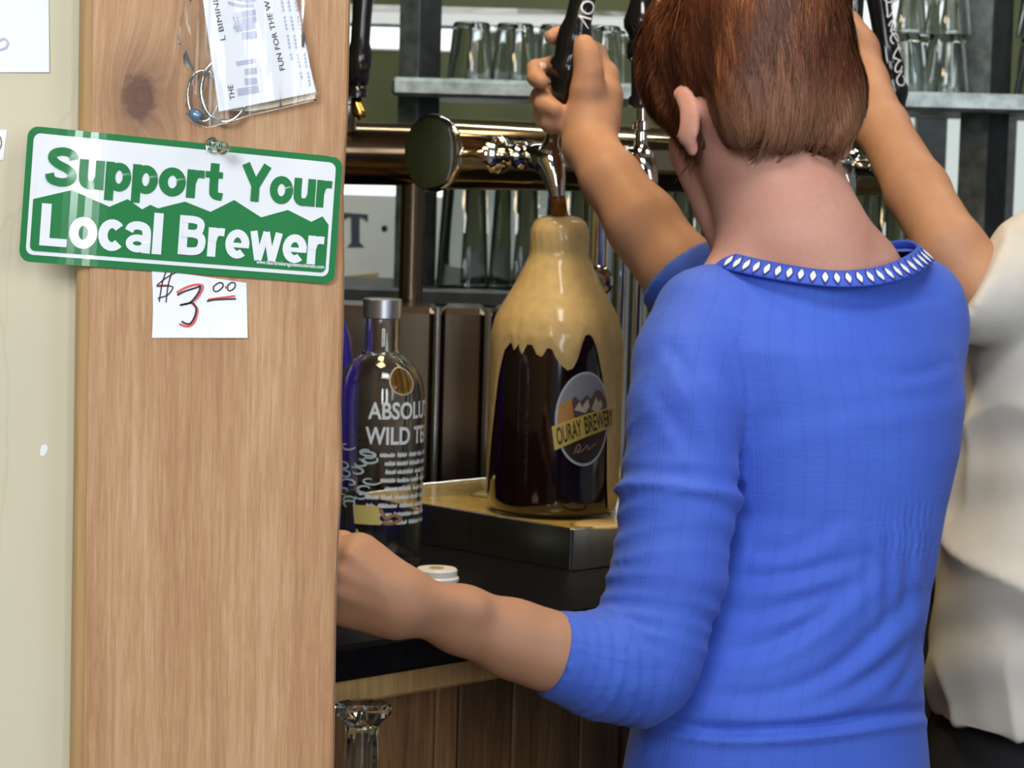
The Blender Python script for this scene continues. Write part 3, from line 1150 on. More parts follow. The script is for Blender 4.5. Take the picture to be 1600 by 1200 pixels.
yel = simple('straw_print', (.50, .41, .13), .5)
M().grid(lambda u, v: bot_pt(-30 + 34 * u + 3 * v, 781 + 29 * v, .0003), 6, 2).build('printed_flower', yel, bglass)
M().strip(smooth_path([(-24, 818), (-20, 830), (-14, 840), (-12, 848)], 4), [2.5 + 4 * math.sin(i / 12 * 3) for i in range(13)], lambda a, b, h: bot_pt(a, b, .0003), 0).build('printed_petal', yel, bglass)
M().strip(smooth_path([(6, 786), (14, 800), (24, 795), (34, 802), (20, 808), (8, 806)], 4), 5, lambda a, b, h: bot_pt(a, b, .0003), 0).build('printed_blossom', simple('rust_print', (.26, .13, .07), .5), bglass)
med = M().grid(lambda u, v: bot_pt(26 + 38 * u, 570 + 40 * v, .0), 10, 10)
med = M()
ring = ell(34, 590, 18, 20, 36)
sheet_from_poly(ring, bot_pt, .0002, 12).build('medallion', simple('amber_medallion', (.20, .11, .02), .25, coat=.4), bot, smooth=True)
M().strip(ell(34, 590, 18.6, 20.6, 40) + [ell(34, 590, 18.6, 20.6, 40)[0]], .8, bot_pt, .0006).build('medallion_rim', MAT['grey_print'], bot)

# purple bottle and a dark flask beside it, mostly behind the post
pc0 = PZ(497, 838, Z_TOP)
pur = thing('purple_bottle', 'deep purple glass bottle half hidden behind the post edge', 'bottle', pc0)
pd = pc0.y
RP = px2m(48, pd)
hp = lambda py: P(497, py, pd).z - pc0.z
M().lathe([(RP * .9, 0), (RP, .006), (RP, hp(560)), (RP * .93, hp(530)), (RP * .78, hp(505)), (RP * .5, hp(480)), (RP * .34, hp(462)), (RP * .30, hp(400))], pc0, 40).build('glass', MAT['purple_glass'], pur, smooth=True, angle=60)
M().lathe([(RP * .34, hp(402)), (RP * .34, hp(372)), (0, hp(371))], pc0, 24).build('cap', MAT['cap_metal'], pur, smooth=True, angle=40)
fc0 = PZ(531, 873, Z_TOP)
fl = thing('bar_jigger', 'dark steel bar measure beside the liquor bottle', 'jigger', fc0)
hf = lambda py: P(531, py, fc0.y).z - fc0.z
M().lathe([(.012, 0), (.013, .002), (.005, hf(838)), (.004, hf(826)), (.006, hf(815)), (.013, hf(765)), (.0118, hf(765)), (.004, hf(815)), (0, hf(812))], fc0, 32).build('cup', MAT['dark_steel'], fl, smooth=True, angle=50)

# white jar lid
lc0 = PZ(682, 908, Z_TOP)
rl = px2m(34, lc0.y)
lid = thing('jar_lid', 'small white plastic screw lid on the black bar top', 'lid', lc0)
lp = [(rl * .98, 0), (rl * 1.04, .0012), (rl * 1.04, .004), (rl * .96, .0055), (rl * .96, .0115), (rl * .90, .0132), (0, .0132)]
M().lathe(lp, lc0, 44).build('lid_shell', MAT['white_plastic'], lid, smooth=True, angle=35)
M().lathe([(rl * .30, .0132), (rl * .34, .0137), (rl * .30, .0141), (0, .0141)], lc0, 24).build('lid_emblem', simple('gold_print', (.42, .33, .12), .4), lid, smooth=True)

# upside down beer mug
mc0 = Vector((P(567, 1100, 2.10).x, 2.10, LEDGE))
hm = P(567, 1102, 2.10).z - LEDGE
rm = px2m(46, 2.10)
mug = thing('beer_mug', 'thick faceted glass standing upside down in front of plank cabinet', 'glass', mc0)
mv = M()
outer = [(rm * .62, 0), (rm * .60, .004), (rm * .56, hm * .8), (rm * .60, hm * .9), (rm * .96, hm * .955), (rm, hm * .975), (rm, hm), (rm * .9, hm + .001)]
mv.lathe(outer + [(0, hm + .0005)] + [(rm * .40, hm * .85), (rm * .45, .001)], mc0, 12, close=False)
mv.build('glass', MAT['glass'], mug, smooth=True, angle=25)

# ================================================================ taps
RAIL_D = 2.765
R0 = P(676, 239, RAIL_D)
RR = px2m(58, RAIL_D)


def rail_pt(s, n=0.0, z=0.0):
    return R0 + E45 * s + N45 * n + Z * z


rail = thing('tap_rail', 'polished metal tap rail pipe with mirror end cap facing left', 'tap rail', (R0.x, R0.y, Z_TOP))
M().lathe([(0, -.005), (RR * .9, -.005), (RR * 1.03, -.003), (RR * 1.06, .001), (RR * 1.03, .006), (RR * .98, .008)], R0, 56, E45).build('end_cap', MAT['chrome'], rail, smooth=True, angle=50)


def s_for(px, n):
    lo, hi = -.3, 1.6
    for _ in range(50):
        mid = (lo + hi) / 2
        if proj(rail_pt(mid, n))[0] < px:
            lo = mid
        else:
            hi = mid
    return lo


RAIL_L = s_for(1398, 0.0)
M().lathe([(RR * .97, 0), (RR * .97, RAIL_L), (RR * .8, RAIL_L + .006)], R0 + E45 * .004, 56, E45).build('pipe', MAT['rail'], rail, smooth=True, angle=40)

# chrome columns holding the rail
for px, r_, lab in ((938, .0185, 'fat chrome tower column right of the growler'), (977, .010, 'thin dark chrome tube between two tower columns'), (1003, .0125, 'slim chrome tower column beside the blue sleeve')):
    s = s_for(px, 0.0)
    b = rail_pt(s)
    tw = thing('tower_column', lab, 'tap tower', (b.x, b.y, Z_TOP))
    zt = R0.z - RR * .9
    M().lathe([(r_, Z_TOP + .012), (r_, zt)], (b.x, b.y, 0), 32).build('column_tube', MAT['chrome'], tw, smooth=True, angle=40)
    M().lathe([(r_ * 1.9, Z_TOP), (r_ * 1.9, Z_TOP + .004), (r_ * 1.2, Z_TOP + .014)], (b.x, b.y, 0), 32).build('base_flange', MAT['chrome'], tw, smooth=True, angle=40)
    if px == 938:
        q = P(928, 438, b.y)
        c = Vector((b.x + r_ * .1, b.y - r_ * .7, q.z))
        M().lathe([(.017, 0), (.0185, .003), (.017, .008), (.012, .010), (.010, .006), (0, .006)], c, 32, (-.35, -1, 0)).build('dial', MAT['chrome'], tw, smooth=True, angle=40)


def make_tap(px, lab, handle, lean=(0, 0), hs=1.0, n_len=.115, letters=None):
    """faucet on the rail with shank, body, spout, lever collar and tall handle"""
    s = s_for(px, n_len)
    a = rail_pt(s, RR * .95)
    e = rail_pt(s, n_len)
    t = thing('beer_tap', lab, 'tap', (e.x, e.y, Z_TOP + .1))
    M().lathe([(.0200, -.004), (.0205, .004), (.017, .008), (.0135, .010), (.0135, .030), (.0150, .032), (.0150, .040), (.0115, .043), (.0105, .060)], a, 24, N45).build('shank', MAT['chrome'], t, smooth=True, angle=40)
    L_ = (e - a).length
    sp = smooth_path([tuple(a + N45 * .055), tuple(a + N45 * (L_ * .75)), tuple(e + Vector((0, 0, -.006))), tuple(e + N45 * .010 + Z * -.024), tuple(e + N45 * .015 + Z * -.043)], 6)
    rr = [.0115 + (.0165 - .0115) * math.sin(min(1, i / 12) * math.pi / 2) - max(0, i - 12) * .00072 for i in range(len(sp))]
    M().tube(sp, rr, 20).build('spout', MAT['chrome'], t, smooth=True, angle=60)
    ax = Vector((lean[0], lean[1], 1)).normalized()
    M().lathe([(.0135, -.004), (.0140, .006), (.0100, .010), (.0075, .016), (.0065, .030), (.0095, .032), (.0095, .040), (.0055, .042), (.005, .060)], e, 24, ax).build('lever_collar', MAT['chrome'], t, smooth=True, angle=40)
    h0 = e + ax * .056
    if handle:
        hd = M().lathe([(r * hs, h) for r, h in handle], h0, 28, ax).build('handle', MAT['black_gloss'], t, smooth=True, angle=50)
        t['handle_part'] = hd.name
    return t, e, h0, ax


H1 = [(.007, 0), (.0095, .004), (.0105, .012), (.0125, .022), (.0165, .032), (.0170, .042), (.0140, .050), (.0150, .056), (.0165, .066), (.0150, .078), (.0120, .090), (.0115, .105), (.0125, .14), (.0145, .19), (.0165, .24), (.013, .262), (0, .265)]
H2 = [(.010, 0), (.0150, .003), (.0150, .010), (.0115, .014), (.0115, .050), (.0165, .054), (.0170, .070), (.0135, .074), (.0150, .080), (.0195, .088), (.0200, .096), (.0155, .108), (.0120, .120), (.0115, .14), (.0130, .19), (.0150, .25), (.012, .27), (0, .272)]
T1, E1, HB1, AX1 = make_tap(857, 'black tap handle held in hand above the growler', H1, (.19, .0), 1.2)
def handle_print(t, h0, ax, rad, s, z0, z1, turn, name='lettering', mat=None, bold=.01):
    """lettering reading up a handle"""
    u = (Vector((0, -1, 0)) - ax * Vector((0, -1, 0)).dot(ax)).normalized()
    w = u.cross(ax) * -1
    v, f = text2d(s, z0, z1, -.008, .008, bold)

    def fn(a, b):
        th = turn + b / rad
        return h0 + ax * a + (u * math.cos(th) + w * math.sin(th)) * (rad + .0006)
    return M().add([fn(a, b) for a, b in v], f).build(name, mat or MAT['white_print'], bpy.data.objects[t['handle_part']])


T2, E2, HB2, AX2 = make_tap(1002, 'black tap handle standing between hand and red hair', H2, (-.03, .0), n_len=.11)
T3, E3, HB3, AX3 = make_tap(1313, 'beer tap behind the neck gripped by the bartender in white', H2, (.05, .02))
T4, E4, HB4, AX4 = make_tap(1412, 'black tap handle with white script beside tanned forearm', H1, (-.20, -.05), 1.15)
handle_print(T1, HB1, AX1, .0158, 'NO', .082, .112, .45, bold=.0)
u4 = (Vector((0, -1, 0)) - AX4 * Vector((0, -1, 0)).dot(AX4)).normalized()
w4 = u4.cross(AX4) * -1
for k in range(7):                             # curling script running up the handle
    zc = .050 + k * .017
    pts = [(zc + .0065 * math.cos(a), .0055 * math.sin(a + .5 * (k % 3))) for a in np.linspace(.6 + k, 5.6 + k, 12)] + [(zc + .011, .004 - .008 * (k % 2))]
    M().strip(pts, .0017, lambda a, b_, hh: HB4 + AX4 * a + (u4 * math.cos(.55 + b_ / .017) + w4 * math.sin(.55 + b_ / .017)) * .0196, 0).build('script_letter', MAT['white_print'], bpy.data.objects[T4['handle_part']])

for t_ in (T1, T2, T3, T4):
    del t_['handle_part']

# beer pouring into the growler
bt = Vector(E1 + N45 * .0150 + Z * -.041)
be = Vector((gc.x, gc.y, gz(356) + zoff))
bt2 = bt
st = thing('beer_stream', 'amber stream of beer pouring from spout into growler', 'beer', be)
M().tube([bt + (be - bt) * t for t in np.linspace(0, 1.03, 6)], [.0078, .0082, .0086, .0088, .009, .009], 16).build('pouring_beer', MAT['beer_amber'], st, smooth=True)

# second rail, further back on the left
R2 = P(520, 239, 3.35)
r2 = px2m(49, 3.35)
rb = thing('rear_tap_rail', 'dark bronze rear tap rail behind the mirror end cap', 'tap rail', (R2.x, R2.y, Z_TOP))
q2 = P(700, 243, 3.40)
ax2 = (q2 - R2).normalized()
st2 = R2 - ax2 * .25
M().lathe([(r2 * .9, -.002), (r2, 0), (r2, .44), (r2 * .9, .442)], st2, 48, ax2).build('pipe', simple('bronze_rail', (.20, .135, .08), .16, .1, 9, metal=1.0), rb, smooth=True, angle=40)
for k in (.10, .36):
    b = st2 + ax2 * k
    M().lathe([(.016, Z_TOP), (.016, b.z - r2 * .8)], (b.x, b.y, 0), 24).build('column_tube', MAT['dark_steel'], rb, smooth=True, angle=40)
tb = thing('rear_beer_tap', 'black tap handle with brass faucet close beside the post', 'tap', P(556, 178, 3.30))
hb = P(557, 152, 3.30)
hax = (P(566, 0, 3.30) - P(556, 150, 3.30)).normalized()
M().lathe([(.013, 0), (.0135, .010), (.011, .014), (.0145, .020), (.0150, .034), (.0175, .046), (.0165, .056), (.0125, .070), (.0125, .10), (.0165, .20), (.015, .23), (0, .232)], hb, 28, hax).build('handle', MAT['black_gloss'], tb, smooth=True, angle=50)
M().tube([hb, P(557, 165, 3.30), P(562, 178, 3.29), P(566, 186, 3.29)], [.007, .008, .009, .006], 16).build('faucet', MAT['brass'], tb, smooth=True)
M().tube([P(545, 160, 3.31), P(545, 200, 3.33)], .010, 16).build('collar', MAT['galv'], tb, smooth=True)

# ================================================================ shelf rack
rack = thing('shelf_rack', 'galvanised steel shelf rack of angle posts holding drinking glasses', 'shelf', (P(1000, 600, D_RACK).x, D_RACK, 0))
SH_D = .30
for px_l, px_r in ((617, 680), (1508, 1582)):
    c = P((px_l + px_r) / 2, 300, D_RACK)
    hw = px2m((px_r - px_l) / 2, D_RACK)
    for dy in (0.0, SH_D):
        for sgn, mt in ((-1, 'galv'), (1, 'iron')):
            # the two flanges of an angle post, meeting at the front edge; right one coloured dark as shade
            cc = Vector((c.x + (.055 if c.x > .3 else -.012) * (dy > 0), D_RACK + .03 + dy, 1.2))
            d1 = Vector((sgn * .72, .69, 0)).normalized()
            d2 = Vector((d1.y, -d1.x, 0))
            Lf = hw / .72
            M().box(cc + d1 * (Lf / 2), (Lf, .004, 2.4), (d1, d2, Z)).build('angle_post', MAT[mt], rack)
z_up = P(620, 136, D_RACK).z
z_lo = P(640, 462, D_RACK).z
x0r, x1r = P(613, 136, D_RACK).x, P(1720, 150, D_RACK).x
t_up = px2m(29, D_RACK)
MAT['shelf_mat'] = MAT['galv']
M().box(((x0r + x1r) / 2, D_RACK + SH_D / 2 - .01, z_up), (x1r - x0r, SH_D + .06, t_up), None, .006).build('shelf_board', MAT['galv'], rack)
M().box(((x0r + x1r) / 2 - .08, D_RACK + SH_D / 2 - .01, z_lo), (x1r - x0r + .16, SH_D + .06, px2m(26, D_RACK)), None, .004).build('shelf_board', MAT['iron'], rack)
zt_up = z_up + t_up / 2
zt_lo = z_lo + px2m(13, D_RACK)


def make_glass(name, label, r_mouth, r_base, h, group):
    """tumbler standing on its mouth"""
    t = thing(name, label, 'glass', (0, 0, 0), group)
    th = .0028
    M().lathe([(r_mouth, 0), (r_mouth - .0005, .004), (r_base, h - .004), (r_base - .003, h), (0, h), ] + [(0, h - .012), (r_base - .006, h - .013), (r_mouth - th, .002), (r_mouth - th, 0)], (0, 0, 0), 24).build('glass_wall', MAT['glass'], t, smooth=True, angle=50)
    return t


ORD = ['first', 'second', 'third', 'fourth', 'fifth', 'sixth', 'seventh', 'eighth', 'ninth']
hg = px2m(90, D_RACK)
g0 = make_glass('tumbler', '', px2m(37, D_RACK), px2m(29, D_RACK), hg, 'upturned tumblers on the upper shelf')
first = True
for row, (dy, off, lab) in enumerate(((.035, 0, 'front'), (.125, 26, 'back'))):
    for k, px in enumerate((735, 803, 871, 939)):
        p = P(px + off, 118, D_RACK + dy)
        lb = f'upturned clear tumbler, {ORD[k]} from left upright in {lab} row of upper shelf'
        if first:
            g0.location = (p.x, D_RACK + dy, zt_up)
            g0['label'] = lb
            first = False
        else:
            dup(g0, (p.x, D_RACK + dy, zt_up), lb, rotz=k * .7)
# right hand stack of tumblers, two high
for lvl, ll in ((0, 'lower'), (1, 'upper')):
    for row, (dy, off, lab) in enumerate(((.035, 0, 'front'), (.125, 20, 'back'))):
        for k, px in enumerate((1335, 1408, 1478)):
            if row and k == 0:
                continue
            p = P(px + off, 118, D_RACK + dy)
            dup(g0, (p.x, D_RACK + dy, zt_up + lvl * (hg + .001)), f'upturned clear tumbler, {ORD[2 - k]} from right upright, {ll} layer, {lab} row', rotz=k, group='stacked tumblers at the right of upper shelf')
for lvl, ll in ((0, 'lower'), (1, 'upper')):
    p = P(1622, 118, D_RACK + .04)
    dup(g0, (p.x, D_RACK + .04, zt_up + lvl * (hg + .001)), f'upturned clear tumbler past the right upright, {ll} of two', rotz=.4, group='stacked tumblers at the right of upper shelf')
# tall glasses on the lower shelf
hl = px2m(178, D_RACK)
p0 = make_glass('pint_glass', '', px2m(42, D_RACK), px2m(33, D_RACK), hl, 'upturned pint glasses on the lower shelf')
first = True
for row, (dy, off, lab) in enumerate(((.04, 0, 'front'), (.14, 36, 'back'))):
    for k, px in enumerate((722, 803, 886, 1045, 1128, 1300, 1378)):
        p = P(px + off, 440, D_RACK + dy)
        lb = f'tall upturned pint glass, {ORD[k]} from left in {lab} row of lower shelf'
        if first:
            p0.location = (p.x, D_RACK + dy, zt_lo)
            p0['label'] = lb
            first = False
        else:
            dup(p0, (p.x, D_RACK + dy, zt_lo), lb, rotz=k * .9)

# ---------------------------------------------------------------- sign board behind the rack
sd = D_BACK - .021
sb = thing('sign_board', 'pale grey sign board with a dark serif letter behind the rack', 'sign', P(560, 450, sd))
pale_board = simple('pale_grey_board', (.66, .69, .66), .6, .04, 20)
x0, z0, x1, z1 = span(380, 470, 965, 316, sd)
M().box(((x0 + x1) / 2, sd + .01, (z0 + z1) / 2), (x1 - x0, .02, z1 - z0)).build('panel', pale_board, sb)
slate = simple('slate_paint', (.045, .06, .085), .5)
sf = lambda u, v, h: P(u, v, sd - .001)
for poly in ([(536, 332), (575, 335), (575, 346), (568, 340), (562, 338), (562, 379), (569, 385), (543, 385), (549, 379), (549, 338), (543, 339), (536, 344)],):
    M().prism(poly, .004, lambda u, v, h: P(u, v, sd - h)).build('letter_t', slate, sb)
M().lathe([(.0065, 0), (.0055, .003), (0, .004)], P(601, 357, sd), 20, (0, -1, 0)).build('bolt', MAT['iron'], sb, smooth=True)
gold = simple('gold_paint', (.42, .31, .12), .5)
for poly in ([(532, 432), (592, 426), (590, 436), (580, 442), (574, 452), (566, 452), (560, 440), (550, 452), (536, 452)],):
    M().prism(poly, .003, lambda u, v, h: P(u, v, sd - h)).build('gold_lettering', gold, sb)

# ---------------------------------------------------------------- stainless cooler behind the growler
cd = 3.22
ck = thing('steel_cooler', 'brown tinted stainless cooler with vertical seams behind the growler', 'cooler', P(700, 770, cd))
zc1 = P(700, 479, cd).z
for a, b in ((440, 678), (684, 757), (763, 905)):
    xa, xb_ = P(a, 600, cd).x, P(b, 600, cd).x
    M().box(((xa + xb_) / 2, cd + .06, (Z_TOP + .004 + zc1) / 2), (xb_ - xa, .12, zc1 - Z_TOP - .008), None, .008).build('door_panel', MAT['dark_steel'], ck, smooth=True, angle=20)
for px in (681, 760):
    xa = P(px, 600, cd).x
    M().lathe([(.0050, Z_TOP + .004), (.0050, zc1 - .002)], (xa, cd + .001, 0), 14).build('seam_strip', MAT['steel'], ck, smooth=True, angle=40)

# ================================================================ people: smooth blended volumes turned into one skin
class Vol:
    def __init__(self, lo, hi, h):
        self.h = h
        self.lo = np.array(lo, float)
        self.n = np.ceil((np.array(hi, float) - self.lo) / h).astype(int) + 1
        self.D = np.full(self.n, .5, np.float32)
        self.ax = [self.lo[i] + h * np.arange(self.n[i]) for i in range(3)]

    def win(self, lo, hi):
        a = np.clip(np.floor((np.array(lo) - self.lo) / self.h).astype(int), 0, self.n)
        b = np.clip(np.ceil((np.array(hi) - self.lo) / self.h).astype(int) + 1, 0, self.n)
        sl = tuple(slice(a[i], b[i]) for i in range(3))
        x = self.ax[0][sl[0]][:, None, None]
        y = self.ax[1][sl[1]][None, :, None]
        z = self.ax[2][sl[2]][None, None, :]
        return sl, x, y, z

    def blend(self, sl, d, k, sub=False):
        a = self.D[sl]
        if sub:
            d = -d
            if k > 0:
                t = np.clip(.5 + .5 * (d - a) / k, 0, 1)
                self.D[sl] = a * (1 - t) + d * t + k * t * (1 - t)
            else:
                self.D[sl] = np.maximum(a, d)
            return
        if k > 0:
            t = np.clip(.5 + .5 * (a - d) / k, 0, 1)
            self.D[sl] = a * (1 - t) + d * t - k * t * (1 - t)
        else:
            self.D[sl] = np.minimum(a, d)

    def cone(self, p, q, r0, r1, k=.01, sub=False):
        p, q = np.array(p, float), np.array(q, float)
        m = max(r0, r1) + k + 3 * self.h
        sl, x, y, z = self.win(np.minimum(p, q) - m, np.maximum(p, q) + m)
        if 0 in self.D[sl].shape:
            return self
        d = q - p
        L2 = max(d @ d, 1e-9)
        t = np.clip(((x - p[0]) * d[0] + (y - p[1]) * d[1] + (z - p[2]) * d[2]) / L2, 0, 1)
        e = np.sqrt((x - p[0] - t * d[0]) ** 2 + (y - p[1] - t * d[1]) ** 2 + (z - p[2] - t * d[2]) ** 2) - (r0 + (r1 - r0) * t)
        self.blend(sl, e.astype(np.float32), k, sub)
        return self

    def chain(self, pts, k=.01):
        """pts: (point, radius) ..."""
        for (p, r), (q, s) in zip(pts[:-1], pts[1:]):
            self.cone(p, q, r, s, k)
        return self

    def ell(self, c, r, axes=None, k=.01, sub=False):
        c = np.array(c, float)
        A = np.array([list(a) for a in axes], float) if axes is not None else np.eye(3)
        m = max(r) + k + 3 * self.h
        sl, x, y, z = self.win(c - m, c + m)
        if 0 in self.D[sl].shape:
            return self
        q = [(A[i][0] * (x - c[0]) + A[i][1] * (y - c[1]) + A[i][2] * (z - c[2])) for i in range(3)]
        k0 = np.sqrt(sum((q[i] / r[i]) ** 2 for i in range(3)))
        k1 = np.sqrt(sum((q[i] / r[i] ** 2) ** 2 for i in range(3))) + 1e-9
        e = k0 * (k0 - 1) / k1
        self.blend(sl, e.astype(np.float32), k, sub)
        return self

    def loft(self, secs, axf, k=.01, pad=.03):
        """stack of ellipses: (z, cx, cy, half width a along left axis, half depth b along front axis); axf(z-array)->yaw"""
        secs = sorted(secs)
        S = np.array(secs)
        m = S[:, 3:].max() + pad
        sl, x, y, z = self.win((S[:, 1].min() - m, S[:, 2].min() - m, S[0, 0] - pad), (S[:, 1].max() + m, S[:, 2].max() + m, S[-1, 0] + pad))
        zz = z.ravel()
        cx, cy, a, b = (np.interp(zz, S[:, 0], S[:, i])[None, None, :] for i in (1, 2, 3, 4))
        yaw = axf(zz)[None, None, :]
        dx, dy = x - cx, y - cy
        lx = dx * np.cos(yaw) + dy * np.sin(yaw)
        ly = -dx * np.sin(yaw) + dy * np.cos(yaw)
        k0 = np.sqrt((lx / a) ** 2 + (ly / b) ** 2)
        k1 = np.sqrt((lx / a ** 2) ** 2 + (ly / b ** 2) ** 2) + 1e-6
        e = k0 * (k0 - 1) / k1
        e = np.where(k0 < .3, -np.minimum(a, b) * .8, e)
        cap = np.maximum(z - S[-1, 0], S[0, 0] - z)
        e = np.maximum(e, cap + 0 * e)
        self.blend(sl, e.astype(np.float32), k)
        return self

    def half(self, p, n, k=.0):
        """cut away everything on the side n points to"""
        p, n = np.array(p, float), np.array(n, float)
        n = n / np.linalg.norm(n)
        x, y, z = self.ax[0][:, None, None], self.ax[1][None, :, None], self.ax[2][None, None, :]
        e = ((x - p[0]) * n[0] + (y - p[1]) * n[1] + (z - p[2]) * n[2]).astype(np.float32)
        self.D = np.maximum(self.D, e)
        return self

    def mesh(self):
        D = self.D
        S = D < 0
        c = np.zeros(tuple(self.n - 1), np.int8)
        for i in (0, 1):
            for j in (0, 1):
                for k in (0, 1):
                    c += S[i:self.n[0] - 1 + i, j:self.n[1] - 1 + j, k:self.n[2] - 1 + k]
        I, J, K = np.nonzero((c > 0) & (c < 8))
        idx = np.full(c.shape, -1, np.int32)
        idx[I, J, K] = np.arange(len(I))
        acc = np.zeros((len(I), 3))
        cnt = np.zeros(len(I))
        cor = [(0, 0, 0), (1, 0, 0), (0, 1, 0), (1, 1, 0), (0, 0, 1), (1, 0, 1), (0, 1, 1), (1, 1, 1)]
        val = [D[I + a, J + b, K + e] for a, b, e in cor]
        for p in range(8):
            for q in range(p + 1, 8):
                df = [cor[q][t] - cor[p][t] for t in range(3)]
                if sum(abs(v) for v in df) != 1:
                    continue
                va, vb = val[p], val[q]
                x = (va < 0) != (vb < 0)
                t = np.where(x, va / np.where(x, va - vb, 1), 0)
                for ax_ in range(3):
                    acc[:, ax_] += np.where(x, cor[p][ax_] + t * df[ax_], 0)
                cnt += x
        V = self.lo + self.h * (np.stack([I, J, K], 1) + acc / cnt[:, None])
        F = []
        for ax_ in range(3):
            b1, b2 = [(1, 2), (2, 0), (0, 1)][ax_]
            sl0 = [slice(None)] * 3
            sl1 = [slice(None)] * 3
            sl0[ax_], sl1[ax_] = slice(0, -1), slice(1, None)
            for b in (b1, b2):
                sl0[b] = slice(1, -1)
                sl1[b] = slice(1, -1)
            ch = S[tuple(sl0)] != S[tuple(sl1)]
            flip = S[tuple(sl0)][ch]
            e = np.stack(np.nonzero(ch), 1)
            e[:, b1] += 1
            e[:, b2] += 1
            o1 = np.eye(3, dtype=int)[b1]
            o2 = np.eye(3, dtype=int)[b2]
            q = [idx[tuple((e - s * o1 - t * o2).T)] for s, t in ((1, 1), (0, 1), (0, 0), (1, 0))]
            q = np.stack(q, 1)
            q[~flip] = q[~flip][:, ::-1]
            F.append(q)
        return V, np.concatenate(F)


def vnormals(V, F):
    n = np.cross(V[F[:, 2]] - V[F[:, 0]], V[F[:, 3]] - V[F[:, 1]])
    N = np.zeros_like(V)
    for i in range(4):
        np.add.at(N, F[:, i], n)
    return N / (np.linalg.norm(N, axis=1)[:, None] + 1e-12)


def relax(V, F, it=2, lam=.5):
    for _ in range(it):
        A = np.zeros_like(V)
        c = np.zeros(len(V))
        for i in range(4):
            np.add.at(A, F[:, i], V[F[:, (i + 1) % 4]] + V[F[:, i - 1]])
            np.add.at(c, F[:, i], 2)
        V = V + lam * (A / np.maximum(c, 1)[:, None] - V)
    return V


def fast_mesh(name, V, F, mat, parent, attrs=None):
    me = bpy.data.meshes.new(name)
    me.vertices.add(len(V))
    me.vertices.foreach_set('co', V.astype(np.float32).ravel())
    k = F.shape[1]
    me.loops.add(len(F) * k)
    me.loops.foreach_set('vertex_index', F.astype(np.int32).ravel())
    me.polygons.add(len(F))
    me.polygons.foreach_set('loop_start', np.arange(0, len(F) * k, k, dtype=np.int32))
    me.update(calc_edges=True)
    me.polygons.foreach_set('use_smooth', np.ones(len(F), bool))
    for n, a in (attrs or {}).items():
        at = me.attributes.new(n, 'FLOAT', 'POINT')
        at.data.foreach_set('value', np.asarray(a, np.float32))
    me.materials.append(mat)
    o = bpy.data.objects.new(name, me)
    col.objects.link(o)
    adopt(o, parent)
    return o


def snoise(p, f, seed=0):
    """cheap smooth pseudo noise, -1..1"""
    r = np.random.default_rng(seed)
    out = np.zeros(len(p))
    for _ in range(6):
        d = r.normal(size=3)
        d *= f * r.uniform(.6, 1.5) / np.linalg.norm(d)
        out += np.sin(p @ d + r.uniform(0, 6.3))
    return out / 6 * 1.6


def seg_param(V, pts):
    """nearest position along a polyline: distance along, distance from, index"""
    best = np.full(len(V), 1e9)
    along = np.zeros(len(V))
    acc = 0.0
    for p, q in zip(pts[:-1], pts[1:]):
        p, q = np.array(p, float), np.array(q, float)
        d = q - p
        L_ = np.linalg.norm(d)
        t = np.clip((V - p) @ d / L_ ** 2, 0, 1)
        e = np.linalg.norm(V - p - t[:, None] * d, axis=1)
        m = e < best
        best[m] = e[m]
        along[m] = acc + t[m] * L_
        acc += L_
    return along, best


def skin_material(name, base, red, tan=None):
    m = Mat(name, base, .56, sub=.22, spec=.35)
    n1 = m.noise(22, 4)
    n2 = m.noise(160, 3)
    c = m.mix(m.ramp(n1, [(.35, (0, 0, 0)), (.68, (1, 1, 1))]), base, red)
    if tan:
        c = m.mix(m.attr('tan').outputs['Fac'], c, m.mix(m.ramp(n1, [(.35, (0, 0, 0)), (.68, (1, 1, 1))]), tan, tuple(x * .9 for x in tan)))
    c = m.mix(m.math('MULTIPLY', m.ramp(n2, [(.45, (0, 0, 0)), (.75, (1, 1, 1))]), .25), c, tuple(x * .8 for x in red))
    m.color(c)
    m.bump(m.noise(420, 2), .08, .0006)
    return m.m


MAT['skin'] = skin_material('fair_skin', (.555, .300, .230), (.535, .255, .195), (.455, .245, .150))
MAT['skin_tan'] = skin_material('tanned_skin', (.43, .235, .145), (.39, .20, .115))
MAT['nail'] = simple('finger_nail', (.62, .40, .33), .25)


def jersey_material():
    m = Mat('blue_jersey', (.045, .105, .56), .75, sheen=.08)
    s = m.attr('stripe').outputs['Fac']
    f1 = m.math('FRACT', s)
    l1 = m.ramp(f1, [(.0, (1, 1, 1)), (.045, (0, 0, 0)), (.10, (0, 0, 0)), (.14, (1, 1, 1)), (.19, (0, 0, 0)), (1.0, (0, 0, 0))])
    dots = m.math('SINE', m.math('MULTIPLY', m.attr('along').outputs['Fac'], 1500.0))
    l1 = m.math('MULTIPLY', l1, m.math('ADD', m.math('MULTIPLY', dots, .25), .75))
    n = m.noise(14, 4)
    fine = m.noise(900, 2)
    rib = m.noise(5, 3, (3, 3, 60))
    c = m.mix(m.ramp(n, [(.3, (0, 0, 0)), (.7, (1, 1, 1))]), (.042, .104, .55), (.050, .128, .61))
    c = m.mix(m.math('MULTIPLY', l1, .30), c, (.03, .055, .33))
    m.color(c)
    h = m.math('ADD', m.math('MULTIPLY', l1, -.6), m.math('ADD', m.math('MULTIPLY', fine, .15), m.math('MULTIPLY', rib, .8)))
    m.bump(h, .35, .0012)
    return m.m


